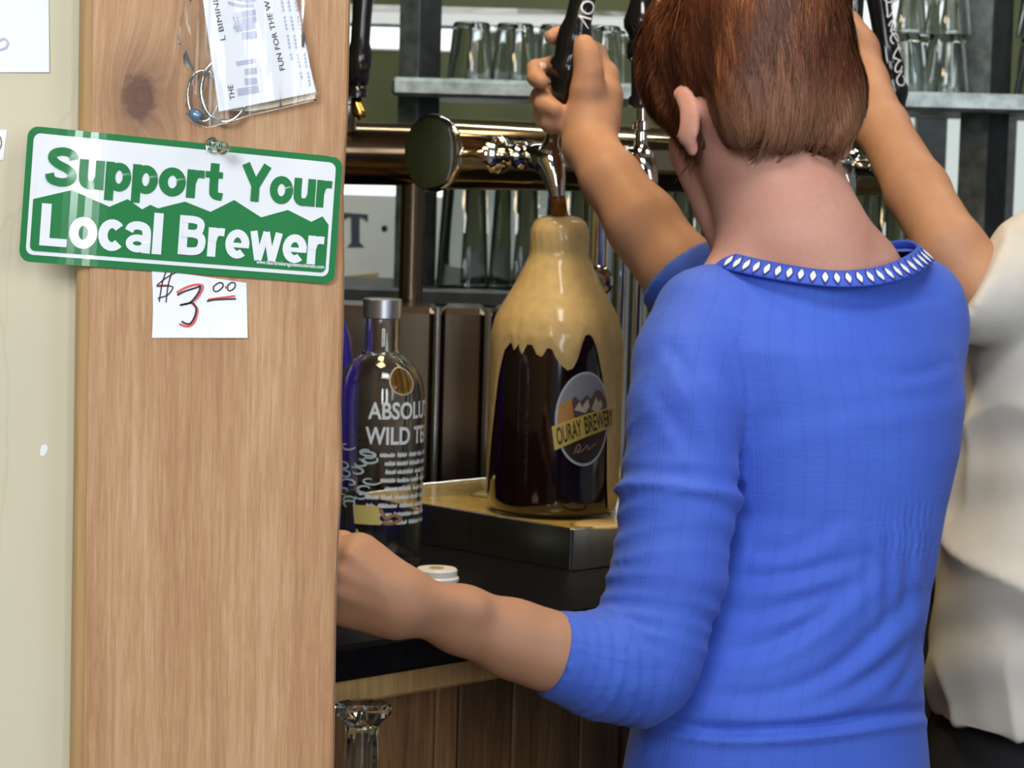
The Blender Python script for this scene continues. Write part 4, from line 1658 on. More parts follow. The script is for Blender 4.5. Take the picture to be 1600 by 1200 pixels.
MAT['jersey'] = jersey_material()
MAT['collar_blue'] = simple('blue_band', (.050, .110, .58), .7, .06, 200, bump=.2)
MAT['lace'] = simple('white_lace', (.80, .82, .88), .7)
MAT['navy'] = simple('navy_stitch', (.030, .045, .22), .7)
MAT['linen'] = simple('white_linen', (.54, .52, .48), .8, .05, 25, bump=.15, bdist=.0008)
MAT['trouser'] = simple('black_trousers', (.012, .009, .011), .8, .15, 60)
MAT['shoe'] = simple('black_shoe', (.012, .011, .011), .4)

V3 = lambda p: np.array(tuple(p), float)


def frame(yaw, pitch):
    """front, left, up vectors: yaw turns left from straight away, pitch nods down"""
    y, q = math.radians(yaw), math.radians(pitch)
    f = np.array((-math.sin(y) * math.cos(q), math.cos(y) * math.cos(q), -math.sin(q)))
    l = np.array((-math.cos(y), -math.sin(y), 0.0))
    u = np.cross(f, l) * 1.0
    if u[2] < 0:
        u = -u
    return f, l, u


def loft_secs(rows, dfun, bfun, yaw):
    """rows (py, left px, right px) -> ellipse sections whose outline shows at those pixels"""
    out = []
    for py, x0, x1 in rows:
        d = dfun(py)
        b = bfun(py)
        c = P((x0 + x1) / 2, py, d)
        w = px2m((x1 - x0) / 2, d)
        cy, sy = math.cos(yaw), math.sin(yaw)
        a = math.sqrt(max(w * w - (b * sy) ** 2, (.5 * w) ** 2)) / cy
        out.append((c.z, c.x, c.y, a, b))
    return out


def head(v, c, fr, s=1.0, k=.02, ear=-.012):
    f, l, u = fr
    g = lambda a, b, e: np.array(c) + s * (f * a + l * b + u * e)
    ax = (l, f, u)
    v.ell(g(-.012, 0, .012), (.073 * s, .092 * s, .088 * s), ax, k)
    v.ell(g(.030, 0, -.045), (.058 * s, .062 * s, .070 * s), ax, .03)
    v.ell(g(.060, 0, -.092), (.026 * s, .022 * s, .020 * s), ax, .03)             # chin
    for b in (-1, 1):
        v.cone(g(-.005, b * .058, -.055), g(.050, b * .025, -.095), .018 * s, .015 * s, .02)   # jaw
        v.ell(g(.062, b * .036, -.035), (.020 * s, .018 * s, .016 * s), ax, .015)        # cheek
        v.ell(g(.083, b * .032, -.008), (.014 * s, .010 * s, .010 * s), ax, .008, sub=True)  # eye socket
        v.ell(g(.074, b * .032, -.008), (.012 * s, .012 * s, .012 * s), ax, .002)        # eyeball
        # ear: rim, bowl and lobe
        e0 = g(-.018 if ear > -.03 else .002, b * .077, ear)
        v.ell(e0 + l * b * .008 * s, (.0065 * s, .017 * s, .031 * s), (l * b * .92 - f * .38, f * .92 + l * b * .38, u), .004)
        v.ell(e0 + l * b * .014 * s + f * .005 * s + f * .006 * s + u * .004 * s, (.005 * s, .009 * s, .017 * s), (l * b * .92 - f * .38, f * .92 + l * b * .38, u), .007, sub=True)
        v.ell(e0 + l * b * .003 * s - u * .029 * s + f * .006 * s, (.005 * s, .008 * s, .010 * s), ax, .005)
    v.cone(g(.082, 0, -.005), g(.104, 0, -.042), .007 * s, .011 * s, .010)         # nose
    v.ell(g(.092, 0, -.046), (.015 * s, .010 * s, .008 * s), ax, .008)
    v.ell(g(.078, 0, .012), (.045 * s, .014 * s, .012 * s), ax, .02)               # brow
    v.ell(g(.084, 0, -.066), (.021 * s, .009 * s, .0055 * s), ax, .004)            # lips
    v.ell(g(.083, 0, -.075), (.018 * s, .009 * s, .0055 * s), ax, .004)
    v.ell(g(.096, 0, -.0705), (.020 * s, .008 * s, .0012 * s), ax, .002, sub=True)


# ================================================================ woman in the blue top
WYAW = math.radians(28)
woman = thing('person', 'person in blue knit top with short auburn hair filling the growler', 'person', (P(1215, 1200, 2.36).x, 2.36, 0))
HC = V3(P(1182, 95, 2.415))
HF = frame(24, 24)

top_rows = [(392, 1235, 1425), (408, 1165, 1448), (428, 1110, 1466), (455, 1075, 1484), (490, 1058, 1500), (540, 1052, 1512), (620, 1075, 1517), (700, 1095, 1506), (790, 1105, 1483),
            (880, 1085, 1470), (960, 1060, 1456), (1040, 1015, 1450), (1095, 990, 1457), (1150, 975, 1460), (1200, 966, 1465), (1300, 960, 1472), (1380, 962, 1474)]
dW = lambda py: float(np.interp(py, [390, 540, 800, 1000, 1400], [2.405, 2.385, 2.375, 2.355, 2.35]))
bW = lambda py: float(np.interp(py, [390, 430, 520, 640, 800, 960, 1200, 1400], [.050, .072, .094, .102, .094, .092, .108, .118]))
secs = loft_secs(top_rows, dW, bW, WYAW)
yawW = lambda z: np.full(len(z), WYAW)

# --- skin: one continuous mesh
bodyv = Vol((P(430, 600, 2.2).x, 2.06, P(1200, 1260, 2.3).z), (P(1560, 600, 2.6).x, 2.84, P(1200, -140, 2.5).z), .0032)
inner_secs = [(z, x, y, a * .88, b * .82) for z, x, y, a, b in secs if z < P(1250, 440, 2.39).z]
bodyv.loft(inner_secs, yawW, 0)
bodyv.chain([(V3(P(1205, 215, 2.41)), .055), (V3(P(1215, 300, 2.395)), .056), (V3(P(1240, 380, 2.39)), .060), (V3(P(1285, 470, 2.40)), .064)], .03)
bodyv.chain([(V3(P(1290, 400, 2.39)), .042), (V3(P(1340, 432, 2.41)), .035), (V3(P(1390, 472, 2.44)), .024)], .03)
bodyv.chain([(V3(P(1180, 400, 2.375)), .034), (V3(P(1135, 450, 2.36)), .030)], .02)
bodyv.cone(V3(P(1090, 235, 2.445)), V3(P(1146, 415, 2.425)), .0275, .0140, .005)
head(bodyv, HC, HF, ear=-.058)
# right arm: up to the tap
DH0 = E1.y
rsh = V3(P(1430, 500, 2.49))
relb = V3(P(1098, 462, 2.56))
arm_r = [(V3(P(1062, 425, 2.565)), .0385), (V3(P(1005, 350, 2.595)), .0365), (V3(P(955, 280, 2.635)), .0305), (V3(P(922, 228, DH0 - .035)), .0275)]
bodyv.chain([(rsh, .038), (relb, .036), arm_r[0]], .01)
bodyv.chain(arm_r, .012)
bodyv.cone(V3(P(965, 300, 2.64)), V3(P(1030, 392, 2.590)), .024, .032, .012)
# right hand closed on the tap handle
DH = E1.y
h = lambda x, y, d=0.0: V3(P(x, y, DH + d))
bodyv.chain([(h(922, 228, -.035), .0275), (h(922, 195, -.020), .0270), (h(930, 155, -.002), .0240)], .012)       # heel of the hand
bodyv.chain([(h(936, 190, -.004), .0225), (h(940, 150, .010), .0200), (h(940, 118, .016), .0160)], .012)          # back of the hand
bodyv.chain([(h(912, 190, -.024), .0205), (h(918, 140, -.026), .0170), (h(920, 112, -.026), .0145), (h(917, 88, -.024), .0130), (h(913, 70, -.022), .0115)], .008)   # thumb
bodyv.chain([(h(944, 118, .014), .0125), (h(932, 84, .030), .0110), (h(900, 62, .036), .0105), (h(872, 56, .026), .0100), (h(862, 58, .010), .0085)], .005)           # index
bodyv.chain([(h(940, 128, .022), .0150), (h(905, 108, .040), .0115), (h(862, 104, .036), .0110), (h(838, 108, .014), .0105), (h(838, 122, -.010), .0095), (h(846, 128, -.020), .0085)], .004)
bodyv.chain([(h(936, 155, .024), .0150), (h(902, 146, .040), .0120), (h(865, 146, .034), .0120), (h(846, 152, .010), .0120), (h(852, 164, -.016), .0115), (h(868, 172, -.026), .0100)], .004)
bodyv.chain([(h(930, 188, .018), .0140), (h(900, 178, .034), .0115), (h(868, 178, .026), .0115), (h(850, 182, .004), .0115), (h(860, 192, -.016), .0110), (h(876, 196, -.022), .0100)], .004)
bodyv.ell(h(950, 116, .012), (.0095, .010, .0095), None, .010)                          # index knuckle
bodyv.cone(h(928, 225, -.045), h(934, 150, -.018), .006, .007, .012)                    # tendon to the thumb
# left arm: forearm out of the rolled sleeve, hand resting on the bar edge
arm_l = [(V3(P(1000, 1040, 2.235)), .034), (V3(P(900, 1030, 2.205)), .0315), (V3(P(850, 1015, 2.195)), .0330), (V3(P(800, 998, 2.185)), .0325), (V3(P(720, 968, 2.165)), .0280), (V3(P(645, 945, 2.145)), .0232), (V3(P(612, 938, 2.140)), .0240)]
bodyv.chain([(V3(P(1085, 560, 2.33)), .040), (V3(P(1060, 760, 2.285)), .040), arm_l[0]], .02)
bodyv.chain(arm_l, .012)
bodyv.ell(V3(P(640, 952, 2.122)), (.012, .009, .010), None, .014)                                        # wrist bone
hl_ = lambda x, y, d=0.0: V3(P(x, y, 2.135 + d))
for p_, q_ in (((600, 915, -.022), (545, 868, -.020)), ((602, 928, -.024), (535, 895, -.024)), ((602, 945, -.022), (533, 925, -.022))):
    bodyv.cone(hl_(*p_), hl_(*q_), .0035, .0050, .008)                                  # tendons on the back of the hand
bodyv.cone(V3(P(740, 950, 2.145)), V3(P(640, 930, 2.128)), .010, .008, .016)
for a, b, r0, r1 in (((622, 925, 0), (560, 872, .005), .0235, .0220), ((618, 940, 0), (548, 908, 0), .0235, .0240), ((615, 955, .0), (545, 945, .002), .0220, .0200)):
    bodyv.cone(hl_(*a), hl_(*b), r0, r1, .014)
for mc, pip, dip, tp in (((545, 868, .0), (482, 850, .010), (462, 872, .030), (470, 898, .040)), ((530, 895, -.006), (462, 886, .006), (444, 906, .030), (454, 926, .040)),
                         ((528, 922, -.004), (466, 920, .010), (450, 936, .032), (460, 950, .040)), ((535, 948, .0), (482, 948, .012), (466, 958, .030), (474, 966, .036))):
    bodyv.chain([(hl_(*mc), .0140), (hl_(*pip), .0108), (hl_(*dip), .0092), (hl_(*tp), .0080)], .004)
bodyv.chain([(hl_(585, 885, .012), .016), (hl_(535, 852, .036), .0120), (hl_(500, 846, .050), .0100)], .006)
V, F = bodyv.mesh()
V = relax(V, F, 2, .5)
_, da = seg_param(V, [q for q, _ in arm_l] + [hl_(450, 900)])
_, db = seg_param(V, [q for q, _ in arm_r] + [h(890, 60)])
tan = np.clip((.085 - np.minimum(da, db)) / .03, 0, 1)
fast_mesh('body', V, F, MAT['skin'], woman, {'tan': tan})
del bodyv

# finger nails that show on the tap hand
for c, r_ in ((h(848, 103, -.004), .0050),):
    M().lathe([(0, .0016), (r_ * .7, .0012), (r_, 0)], Vector(c), 14, (.35, -.9, .3)).build('finger_nail', MAT['nail'], woman, smooth=True)

# --- blue top
SL = [(V3(P(1108, 500, 2.345)), .052), (V3(P(1082, 570, 2.32)), .053), (V3(P(1071, 640, 2.295)), .0505), (V3(P(1060, 780, 2.275)), .0515), (V3(P(1044, 900, 2.255)), .0500), (V3(P(1012, 1005, 2.240)), .0500),
      (V3(P(995, 1040, 2.235)), .0505), (V3(P(940, 1040, 2.218)), .0450), (V3(P(866, 1023, 2.198)), .0390)]
topv = Vol((P(840, 600, 2.2).x, 2.10, P(1200, 1330, 2.3).z), (P(1550, 600, 2.6).x, 2.68, P(1200, 380, 2.5).z), .0036)
topv.loft(secs, yawW, 0)
topv.ell(V3(P(1435, 500, 2.455)), (.047, .060, .062), None, .03)
# right sleeve reaching forward
slv = Vol(topv.lo, topv.lo + .02, topv.h)
slv.n, slv.ax, slv.D = topv.n, topv.ax, np.full(topv.n, .5, np.float32)
slv.chain([(V3(P(1425, 505, 2.50)), .055), (V3(P(1250, 490, 2.56)), .050), (V3(P(1108, 468, 2.565)), .0480), (V3(P(1070, 430, 2.567)), .0470), (V3(P(1040, 395, 2.578)), .0470)], .01)
ce = V3(P(1066, 424, 2.568))
slv.half(ce, V3(P(1005, 350, 2.595)) - ce)
topv.D = np.minimum(topv.D, slv.D)
del slv
topv.half(V3(P(1150, 392, 2.38)) + np.array((0, 0, .05)), (0, 0, 1))
# left sleeve
arm = Vol(topv.lo, topv.lo + .02, topv.h)
arm.n, arm.ax, arm.D = topv.n, topv.ax, np.full(topv.n, .5, np.float32)
arm.chain(SL, .012)
cut_p, cut_n = V3(P(860, 1021, 2.196)), V3(P(860, 1021, 2.196)) - V3(P(960, 1042, 2.22))
arm.half(cut_p, cut_n)
k_ = .018
t_ = np.clip(.5 + .5 * (topv.D - arm.D) / k_, 0, 1)
D2 = topv.D * (1 - t_) + arm.D * t_ - k_ * t_ * (1 - t_)
# below the armpit the sleeve is a separate fold: no blending there
zz = topv.ax[2][None, None, :]
zpit = P(1165, 690, 2.3).z
w_ = np.clip((zz - (zpit - .02)) / .06, 0, 1)
topv.D = (np.minimum(topv.D, arm.D) * (1 - w_) + D2 * w_).astype(np.float32)
del arm, D2, t_
# neck opening: cut by a tilted plane through the band
cA, cB, cC = V3(P(1128, 410, 2.345)), V3(P(1315, 437, 2.300)), V3(P(1445, 398, 2.42))
pn = np.cross(cB - cA, cC - cA)
pn = pn if pn[2] > 0 else -pn
V, F = topv.mesh()
V = relax(V, F, 2, .5)
N = vnormals(V, F)
# ---- folds
along, dist = seg_param(V, [q for q, _ in SL])
onarm = dist < .062
onarm &= ~((V[:, 2] > zpit + .03) & (dist > .058))
Ltot = sum(np.linalg.norm(a[0] - b[0]) for a, b in zip(SL[:-1], SL[1:]))
tt = along / Ltot
# angle round the arm
ctr = np.zeros_like(V)
accs = np.concatenate([[0], np.cumsum([np.linalg.norm(a[0] - b[0]) for a, b in zip(SL[:-1], SL[1:])])])
for i in range(3):
    ctr[:, i] = np.interp(along, accs, [q[0][i] for q in SL])
rel = V - ctr
ang = np.arctan2(rel[:, 0], -rel[:, 1])
amp = np.interp(tt, [0, .25, .50, .62, .75, .86, .95, 1.0], [0, .0012, .0022, .0048, .0068, .0070, .0045, .0015])
nz1 = snoise(V, 30, 4)
ph = along * np.interp(tt, [0, .5, 1], [70, 100, 150]) + 1.7 * np.sin(ang + .7) + 2.0 * nz1
brk = np.clip(.55 + .6 * snoise(V, 45, 14), .1, 1.1)
fold = amp * brk * (1.35 * (1 - np.abs(np.sin(ph)) ** .55) - .35)
amp2 = np.interp(tt, [0, .35, .41, .47, .55, 1], [0, 0, .0035, 0, 0, 0])          # seam where the sleeve is pushed up
fold += amp2 * np.sin((tt - .40) * 90)
disp = np.where(onarm, fold, 0)
# back folds
gx = np.zeros(len(V))
pxs = np.zeros((len(V), 2))
R_ = np.array(CAM_ROT.transposed())
vc = (V - np.array(CAM)) @ R_.T
pxs[:, 0] = 800 + FPX * vc[:, 0] / -vc[:, 2]
pxs[:, 1] = 600 - FPX * vc[:, 1] / -vc[:, 2]


def crease(path, depth, width, soft=1.0):
    """press a fold into the cloth along a line given on the cloth's visible side"""
    p = np.array(smooth_path(path, 6))
    dd = np.full(len(V), 1e9)
    sg = np.zeros(len(V))
    tpos = np.zeros(len(V))
    for i in range(len(p) - 1):
        e = p[i + 1] - p[i]
        l2 = e @ e
        t = np.clip((pxs - p[i]) @ e / l2, 0, 1)
        r = pxs - p[i] - t[:, None] * e
        q = np.hypot(r[:, 0], r[:, 1])
        m = q < dd
        dd[m] = q[m]
        sg[m] = np.sign(e[0] * r[m, 1] - e[1] * r[m, 0])
        tpos[m] = (i + t[m]) / (len(p) - 1)
    fall = np.sin(np.clip(tpos, 0, 1) * math.pi) ** .6
    x = dd / width
    return fall * depth * (-np.exp(-x * x) + .55 * np.exp(-((sg * x - 1.8) ** 2)))


facing = N @ np.array((0, -1, 0)) > .05
bk = np.zeros(len(V))
torso = ~onarm & facing
for path, dpt, wd in (
    ([(1000, 1120), (1120, 1140), (1260, 1135), (1380, 1118), (1458, 1108)], .0050, 9),
    ([(1130, 905), (1210, 900), (1290, 885), (1370, 862)], .0022, 13), ([(1105, 1020), (1190, 1010), (1260, 975), (1330, 920), (1375, 870)], .0026, 14),
    ([(1090, 1085), (1200, 1085), (1300, 1050), (1380, 980), (1440, 915)], .0030, 15), ([(1140, 1115), (1260, 1100), (1370, 1050), (1450, 980)], .0024, 14),
    ([(1120, 960), (1200, 955), (1290, 925), (1350, 880)], .0018, 13), ([(1390, 1090), (1430, 1030), (1452, 980)], .002, 10),
    ([(1170, 700), (1200, 660), (1260, 640), (1350, 650)], .0010, 22), ([(1300, 470), (1380, 470), (1480, 465)], .0014, 10),
    ([(1370, 560), (1400, 585), (1450, 580), (1490, 560)], .0012, 10), ([(1280, 640), (1380, 630), (1500, 618)], .0009, 16), ([(1165, 860), (1240, 855), (1330, 800)], .0014, 14)):
    bk += crease(path, dpt, wd)
for path, dpt, wd in (([(1040, 530), (1080, 590), (1120, 650), (1155, 720)], .0028, 12), ([(1010, 590), (1070, 680), (1140, 755)], .0018, 13), ([(1125, 470), (1160, 540), (1172, 610), (1170, 690)], .0016, 7)):
    c = crease(path, dpt, wd)
    disp += np.where(facing, c, 0)
disp += np.where(torso, bk * 1.7, 0)
# elastic shirring at the small of the back
sh_w = np.exp(-((pxs[:, 0] - 1405) / 52) ** 4) * np.exp(-((pxs[:, 1] - 828) / 52) ** 4)
disp += np.where(torso, sh_w * .0016 * np.sin(pxs[:, 0] * .62 + 1.2 * np.sin(pxs[:, 1] * .11)) * (.6 + .4 * np.sin(pxs[:, 1] * .40)), 0)
hang = np.exp(-((pxs[:, 0] - 1405) / 75) ** 4) * np.clip(1 - np.abs(pxs[:, 1] - 900) / 110, 0, 1)
disp += np.where(torso, hang * .0014 * np.sin(pxs[:, 0] * .20 + .004 * pxs[:, 1]), 0)
disp += .0008 * snoise(V, 40, 9)
V = V + N * disp[:, None]
Vs = relax(V, F, 2, .5)
V = np.where((onarm & (tt > .45))[:, None], Vs, V)
# stripes knitted along the cloth
cx = np.interp(V[:, 2], [q[0] for q in sorted(secs)], [q[1] for q in sorted(secs)])
cy = np.interp(V[:, 2], [q[0] for q in sorted(secs)], [q[2] for q in sorted(secs)])
th_ = np.arctan2(V[:, 0] - cx, -(V[:, 1] - cy))
stripe = np.where(onarm, ang * .052 / .026 + 40, th_ * .145 / .0255 + 20)
alongv = np.where(onarm, along, V[:, 2])
# the cloth ends at the neck band: height and radius of the band by angle round the neck
band_c = [P(1112, 405, 2.365), P(1140, 410, 2.338), P(1185, 420, 2.315), P(1240, 430, 2.302), P(1300, 437, 2.298), P(1355, 435, 2.308), P(1400, 425, 2.335), P(1432, 410, 2.370), P(1443, 397, 2.41), P(1425, 389, 2.445), P(1385, 392, 2.47), P(1330, 402, 2.49)]
bpath = [Vector(q) for q in smooth_path([tuple(q) for q in band_c], 10)]
BC = np.array((P(1280, 410, 2.40).x, 2.40))
bpa = np.array([tuple(q) for q in bpath])
ba = np.unwrap(np.arctan2(bpa[:, 0] - BC[0], -(bpa[:, 1] - BC[1])))
br_ = np.hypot(bpa[:, 0] - BC[0], bpa[:, 1] - BC[1])
va = np.arctan2(V[:, 0] - BC[0], -(V[:, 1] - BC[1]))
va = np.where(va < ba.min() - .25, va + 2 * math.pi, va)
zb = np.interp(va, ba, bpa[:, 2])
rb_ = np.interp(va, ba, br_)
rv_ = np.hypot(V[:, 0] - BC[0], V[:, 1] - BC[1])
inband = (va > ba.min()) & (va < ba.max())
near = np.clip(1 - (zb - V[:, 2]) / .045, 0, 1) * np.clip(1 - np.abs(rv_ - rb_) / .05, 0, 1) * inband
near = near * near * (3 - 2 * near)
tr_ = rv_ + np.maximum(rb_ + .001 - rv_, (rb_ + .001 - rv_) * .5) * near
V[:, 0] = BC[0] + (V[:, 0] - BC[0]) * tr_ / rv_
V[:, 1] = BC[1] + (V[:, 1] - BC[1]) * tr_ / rv_
keepv = (V[:, 2] < zb + .001) | (rv_ > rb_ + .035)
kf = keepv[F].all(1)
F = F[kf]
used = np.unique(F)
mp_ = np.full(len(V), -1)
mp_[used] = np.arange(len(used))
top_o = fast_mesh('knit_top', V[used], mp_[F], MAT['jersey'], woman, {'stripe': stripe[used], 'along': alongv[used]})

# neck band with its row of white diamonds, standing round the neck
bw = .0105


def band_frame(i):
    t = (bpath[min(i + 1, len(bpath) - 1)] - bpath[max(i - 1, 0)]).normalized()
    up = (Vector((0, .0, 1)) - t * t.z).normalized()
    out = t.cross(up).normalized()
    cen = Vector((P(1280, 410, 2.40).x, 2.40, bpath[i].z))
    if out.dot(bpath[i] - cen) < 0:
        out = -out
    up2 = (up * .66 - out * .75).normalized()
    o2 = (out * .66 + up * .75).normalized()
    return t, up2, o2


bnd = M()
nb = len(bpath)
sect = [(-1, 0), (-.9, .0016), (0, .0022), (.9, .0016), (1, 0), (.9, -.0012), (-.9, -.0012)]
for i in range(nb):
    t, up, o2 = band_frame(i)
    for a, b in sect:
        bnd.v.append(tuple(bpath[i] + up * (a * bw) + o2 * (b + .0012)))
ns = len(sect)
for i in range(nb - 1):
    for j in range(ns):
        k = (j + 1) % ns
        bnd.f.append((i * ns + j, i * ns + k, (i + 1) * ns + k, (i + 1) * ns + j))
bo = bnd.build('neck_band', MAT['collar_blue'], woman, smooth=True)
acc = 0.0
nxt = .012
for i in range(1, nb):
    acc += (bpath[i] - bpath[i - 1]).length
    if acc >= nxt and proj(bpath[i])[0] > 1140 and bpath[i].y < 2.40:
        nxt = acc + .0098
        t, up, o2 = band_frame(i)
        c = bpath[i] + o2 * .0036 - up * .002
        dm = M()
        ol = [(0, -.0082), (.0018, -.0045), (.0030, 0), (.0018, .0045), (0, .0082), (-.0018, .0045), (-.0030, 0), (-.0018, -.0045)]
        dm.prism([(a * 1.25, b * 1.12) for a, b in ol], .0006, lambda a, b, hh: c + t * a + up * b + o2 * hh)
        dm.build('diamond_edge', MAT['navy'], bo)
        d2 = M()
        d2.prism([(a * .92, b * .80) for a, b in ol], .0006, lambda a, b, hh: c + t * a + up * b + o2 * (hh + .0007))
        d2.build('lace_diamond', MAT['lace'], bo)

# --- hair: cap plus locks
f_, l_, u_ = HF
hv = Vol(HC - .16, HC + .17, .003)
g = lambda a, b, e: HC + f_ * a + l_ * b + u_ * e
hv.ell(g(-.016, .006, .016), (.0820, .102, .098), (l_, f_, u_), 0)
hv.ell(g(.045, .020, .040), (.068, .055, .055), (l_, f_, u_), .03)
hv.ell(g(.050, .052, -.004), (.034, .042, .046), (l_, f_, u_), .03)
hv.ell(g(.030, .060, -.050), (.018, .024, .040), (l_, f_, u_), .02)       # sideburn
hv.ell(g(-.036, .050, -.058), (.024, .030, .046), (l_, f_, u_), .02)
hv.ell(g(-.040, -.046, -.058), (.020, .028, .046), (l_, f_, u_), .02)
hv.ell(g(-.056, 0, -.045), (.066, .030, .050), (l_, f_, u_), .03)
hv.ell(g(-.042, 0, -.076), (.056, .024, .036), (l_, f_, u_), .02)
hv.half(g(-.055, 0, -.114), -u_ * .90 + f_ * .40)
hv.cone(g(.045, -.02, -.06), g(.13, -.02, -.10), .055, .10, .004, sub=True)      # face
for b in (-1, 1):
    hv.ell(g(.002, b * .096, -.058), (.026, .020, .034), (l_, f_, u_), .004, sub=True)      # round the ears
    hv.ell(g(.004, b * .082, -.106), (.026, .024, .028), (l_, f_, u_), .006, sub=True)
hv.ell(g(.060, -.075, -.05), (.05, .06, .06), (l_, f_, u_), .004, sub=True)
V, F = hv.mesh()
V = relax(V, F, 2, .5)
N = vnormals(V, F)
crown = g(-.055, .0, .095)
q = V - HC
loc = np.stack([q @ l_, q @ f_, q @ u_], 1)
az = np.arctan2(loc[:, 0], -loc[:, 1] + .02)
V = V + N * (.0012 * np.sin(az * 46 + 2 * np.sin(loc[:, 2] * 60)) + .0016 * np.sin(az * 21 + 1.5 * np.sin(loc[:, 2] * 30 + 1)) + .0028 * np.sin(az * 9 + 2.2 * np.sin(loc[:, 2] * 22 + 2)))[:, None]


def hair_material():
    m = Mat('auburn_hair', (.12, .042, .016), .42, spec=.3)
    r = m.attr('lock').outputs['Fac']
    n = m.noise(16, 3)
    c = m.ramp(r, [(0, (.045, .016, .010)), (.5, (.100, .036, .017)), (.85, (.165, .060, .026)), (1, (.23, .095, .042))])
    c = m.mix(m.math('MULTIPLY', n, .35), c, (.15, .040, .018))
    c = m.mix(m.attr('nape').outputs['Fac'], c, (.235, .115, .065))
    m.color(c)
    return m.m


MAT['hair'] = hair_material()
# locks: ribbons combed from the crown down over the cap
from mathutils.kdtree import KDTree
kd = KDTree(len(V))
for i in range(len(V)):
    kd.insert(V[i], i)
kd.balance()
nl = 9000
ids = RNG.integers(0, len(V), nl)
HV, HFa, HA, HB_ = [], [], [], []


def nape_of(p):
    e = (p - HC) @ u_
    return float(np.clip((-.045 - e) / .05, 0, 1) * (1 if (p - HC) @ f_ < .01 else 0)) * .85


for i in ids:
    p, n = V[i].copy(), N[i]
    if n @ u_ < -.6 and (p - HC) @ f_ > -.03:
        continue
    L_ = RNG.uniform(.022, .052)
    wd = RNG.uniform(.0005, .0012)
    lift = RNG.uniform(.0004, .0022)
    wob = (.20 - .14 * nape_of(p)) * RNG.normal(size=3)
    x = p + n * .0004
    pts, sides = [], []
    for s_ in range(7):
        d = x - crown
        d -= n * (d @ n)
        d = d / (np.linalg.norm(d) + 1e-6) + wob - u_ * .35 - np.array((0, 0, .25))
        if (x - HC) @ f_ > .02:
            d = d + f_ * .35 + l_ * .2
        d -= n * (d @ n)
        d /= np.linalg.norm(d) + 1e-9
        sd_ = np.cross(d, n)
        pts.append(x.copy())
        sides.append(sd_ / (np.linalg.norm(sd_) + 1e-9))
        x = x + d * L_ / 6
        co, ix, dist = kd.find(x)
        if dist < .006 and N[ix] @ n > .3:
            n = .5 * n + .5 * N[ix]
            n /= np.linalg.norm(n)
            x = x - n * ((x - V[ix]) @ n) + n * (.0005 + lift * (s_ + 1) / 6)
        else:
            x = x - n * .0004
    b0 = len(HV)
    lk = float(np.clip(.46 + .30 * math.sin(az[i] * 13 + 2.0 * math.sin(loc[i, 2] * 34)) + RNG.normal() * .20, 0, 1))
    for s_, y in enumerate(pts):
        w2 = wd * (1 - .88 * (s_ / 6) ** 2)
        HV += [y - sides[s_] * w2, y + sides[s_] * w2]
        HA += [lk, lk]
        nq = nape_of(y)
        HB_ += [nq, nq]
    for s_ in range(6):
        HFa.append((b0 + 2 * s_, b0 + 2 * s_ + 1, b0 + 2 * s_ + 3, b0 + 2 * s_ + 2))
HVn = np.concatenate([V, np.array(HV)])
HFn = np.concatenate([F, np.array(HFa) + len(V)])
la = np.concatenate([.35 + .15 * np.sin(az * 46 + 2 * np.sin(loc[:, 2] * 60)), np.array(HA)])
lb_ = np.concatenate([np.array([nape_of(q) for q in V]), np.array(HB_)])
fast_mesh('hair', HVn, HFn, MAT['hair'], woman, {'lock': la, 'nape': lb_})

# --- trousers and shoes below the frame
zhip = P(1215, 1290, 2.35).z
tv = Vol((woman.location.x - .25, 2.15, 0.0), (woman.location.x + .25, 2.62, zhip + .03), .008)
wx = woman.location.x
tv.ell((wx, 2.36, zhip - .06), (.135, .095, .11), None, .0)
for sgn in (-1, 1):
    tv.chain([((wx + sgn * .065, 2.36, zhip - .08), .082), ((wx + sgn * .075, 2.36, .48), .056), ((wx + sgn * .08, 2.37, .06), .048)], .03)
V, F = tv.mesh()
fast_mesh('trousers', relax(V, F, 1), F, MAT['trouser'], woman)
for sgn in (-1, 1):
    sv = Vol((wx + sgn * .08 - .08, 2.25, -.02), (wx + sgn * .08 + .08, 2.62, .13), .006)
    sv.chain([((wx + sgn * .08, 2.36, .045), .043), ((wx + sgn * .085, 2.50, .035), .040)], .02)
    sv.half((0, 0, .002), (0, 0, -1))
    V, F = sv.mesh()
    fast_mesh('shoe', relax(V, F, 1), F, MAT['shoe'], woman)

# ================================================================ bartender in white at the right edge
man = thing('person', 'person in white shirt at right edge reaching up to tap', 'person', (P(1690, 900, 2.76).x, 2.76, 0))
mrows = [(315, 1680, 1830), (345, 1625, 1870), (390, 1570, 1900), (480, 1512, 1910), (560, 1503, 1905), (700, 1490, 1890), (800, 1474, 1880), (900, 1457, 1880), (1000, 1448, 1885), (1070, 1448, 1890), (1125, 1454, 1895)]
dM = lambda py: 2.73
bM = lambda py: float(np.interp(py, [330, 400, 500, 800, 1100], [.06, .09, .115, .125, .14]))
msec = loft_secs(mrows, dM, bM, math.radians(20))
yawM = lambda z: np.full(len(z), math.radians(20))
bv = Vol((P(1240, 600, 2.9).x, 2.56, P(1600, 700, 2.74).z), (P(2000, 600, 2.9).x, 3.08, P(1760, -250, 2.8).z), .0042)
bv.loft([(z, x, y, a * .9, b * .9) for z, x, y, a, b in msec if z > P(1600, 690, 2.74).z and z < P(1600, 330, 2.74).z], yawM, 0)
MH = V3(P(1790, 60, 2.74))
bv.chain([(V3(P(1760, 360, 2.74)), .052), (V3(P(1775, 250, 2.74)), .050), (V3(P(1785, 180, 2.74)), .048)], .03)
head(bv, MH, frame(25, 10), 1.0)
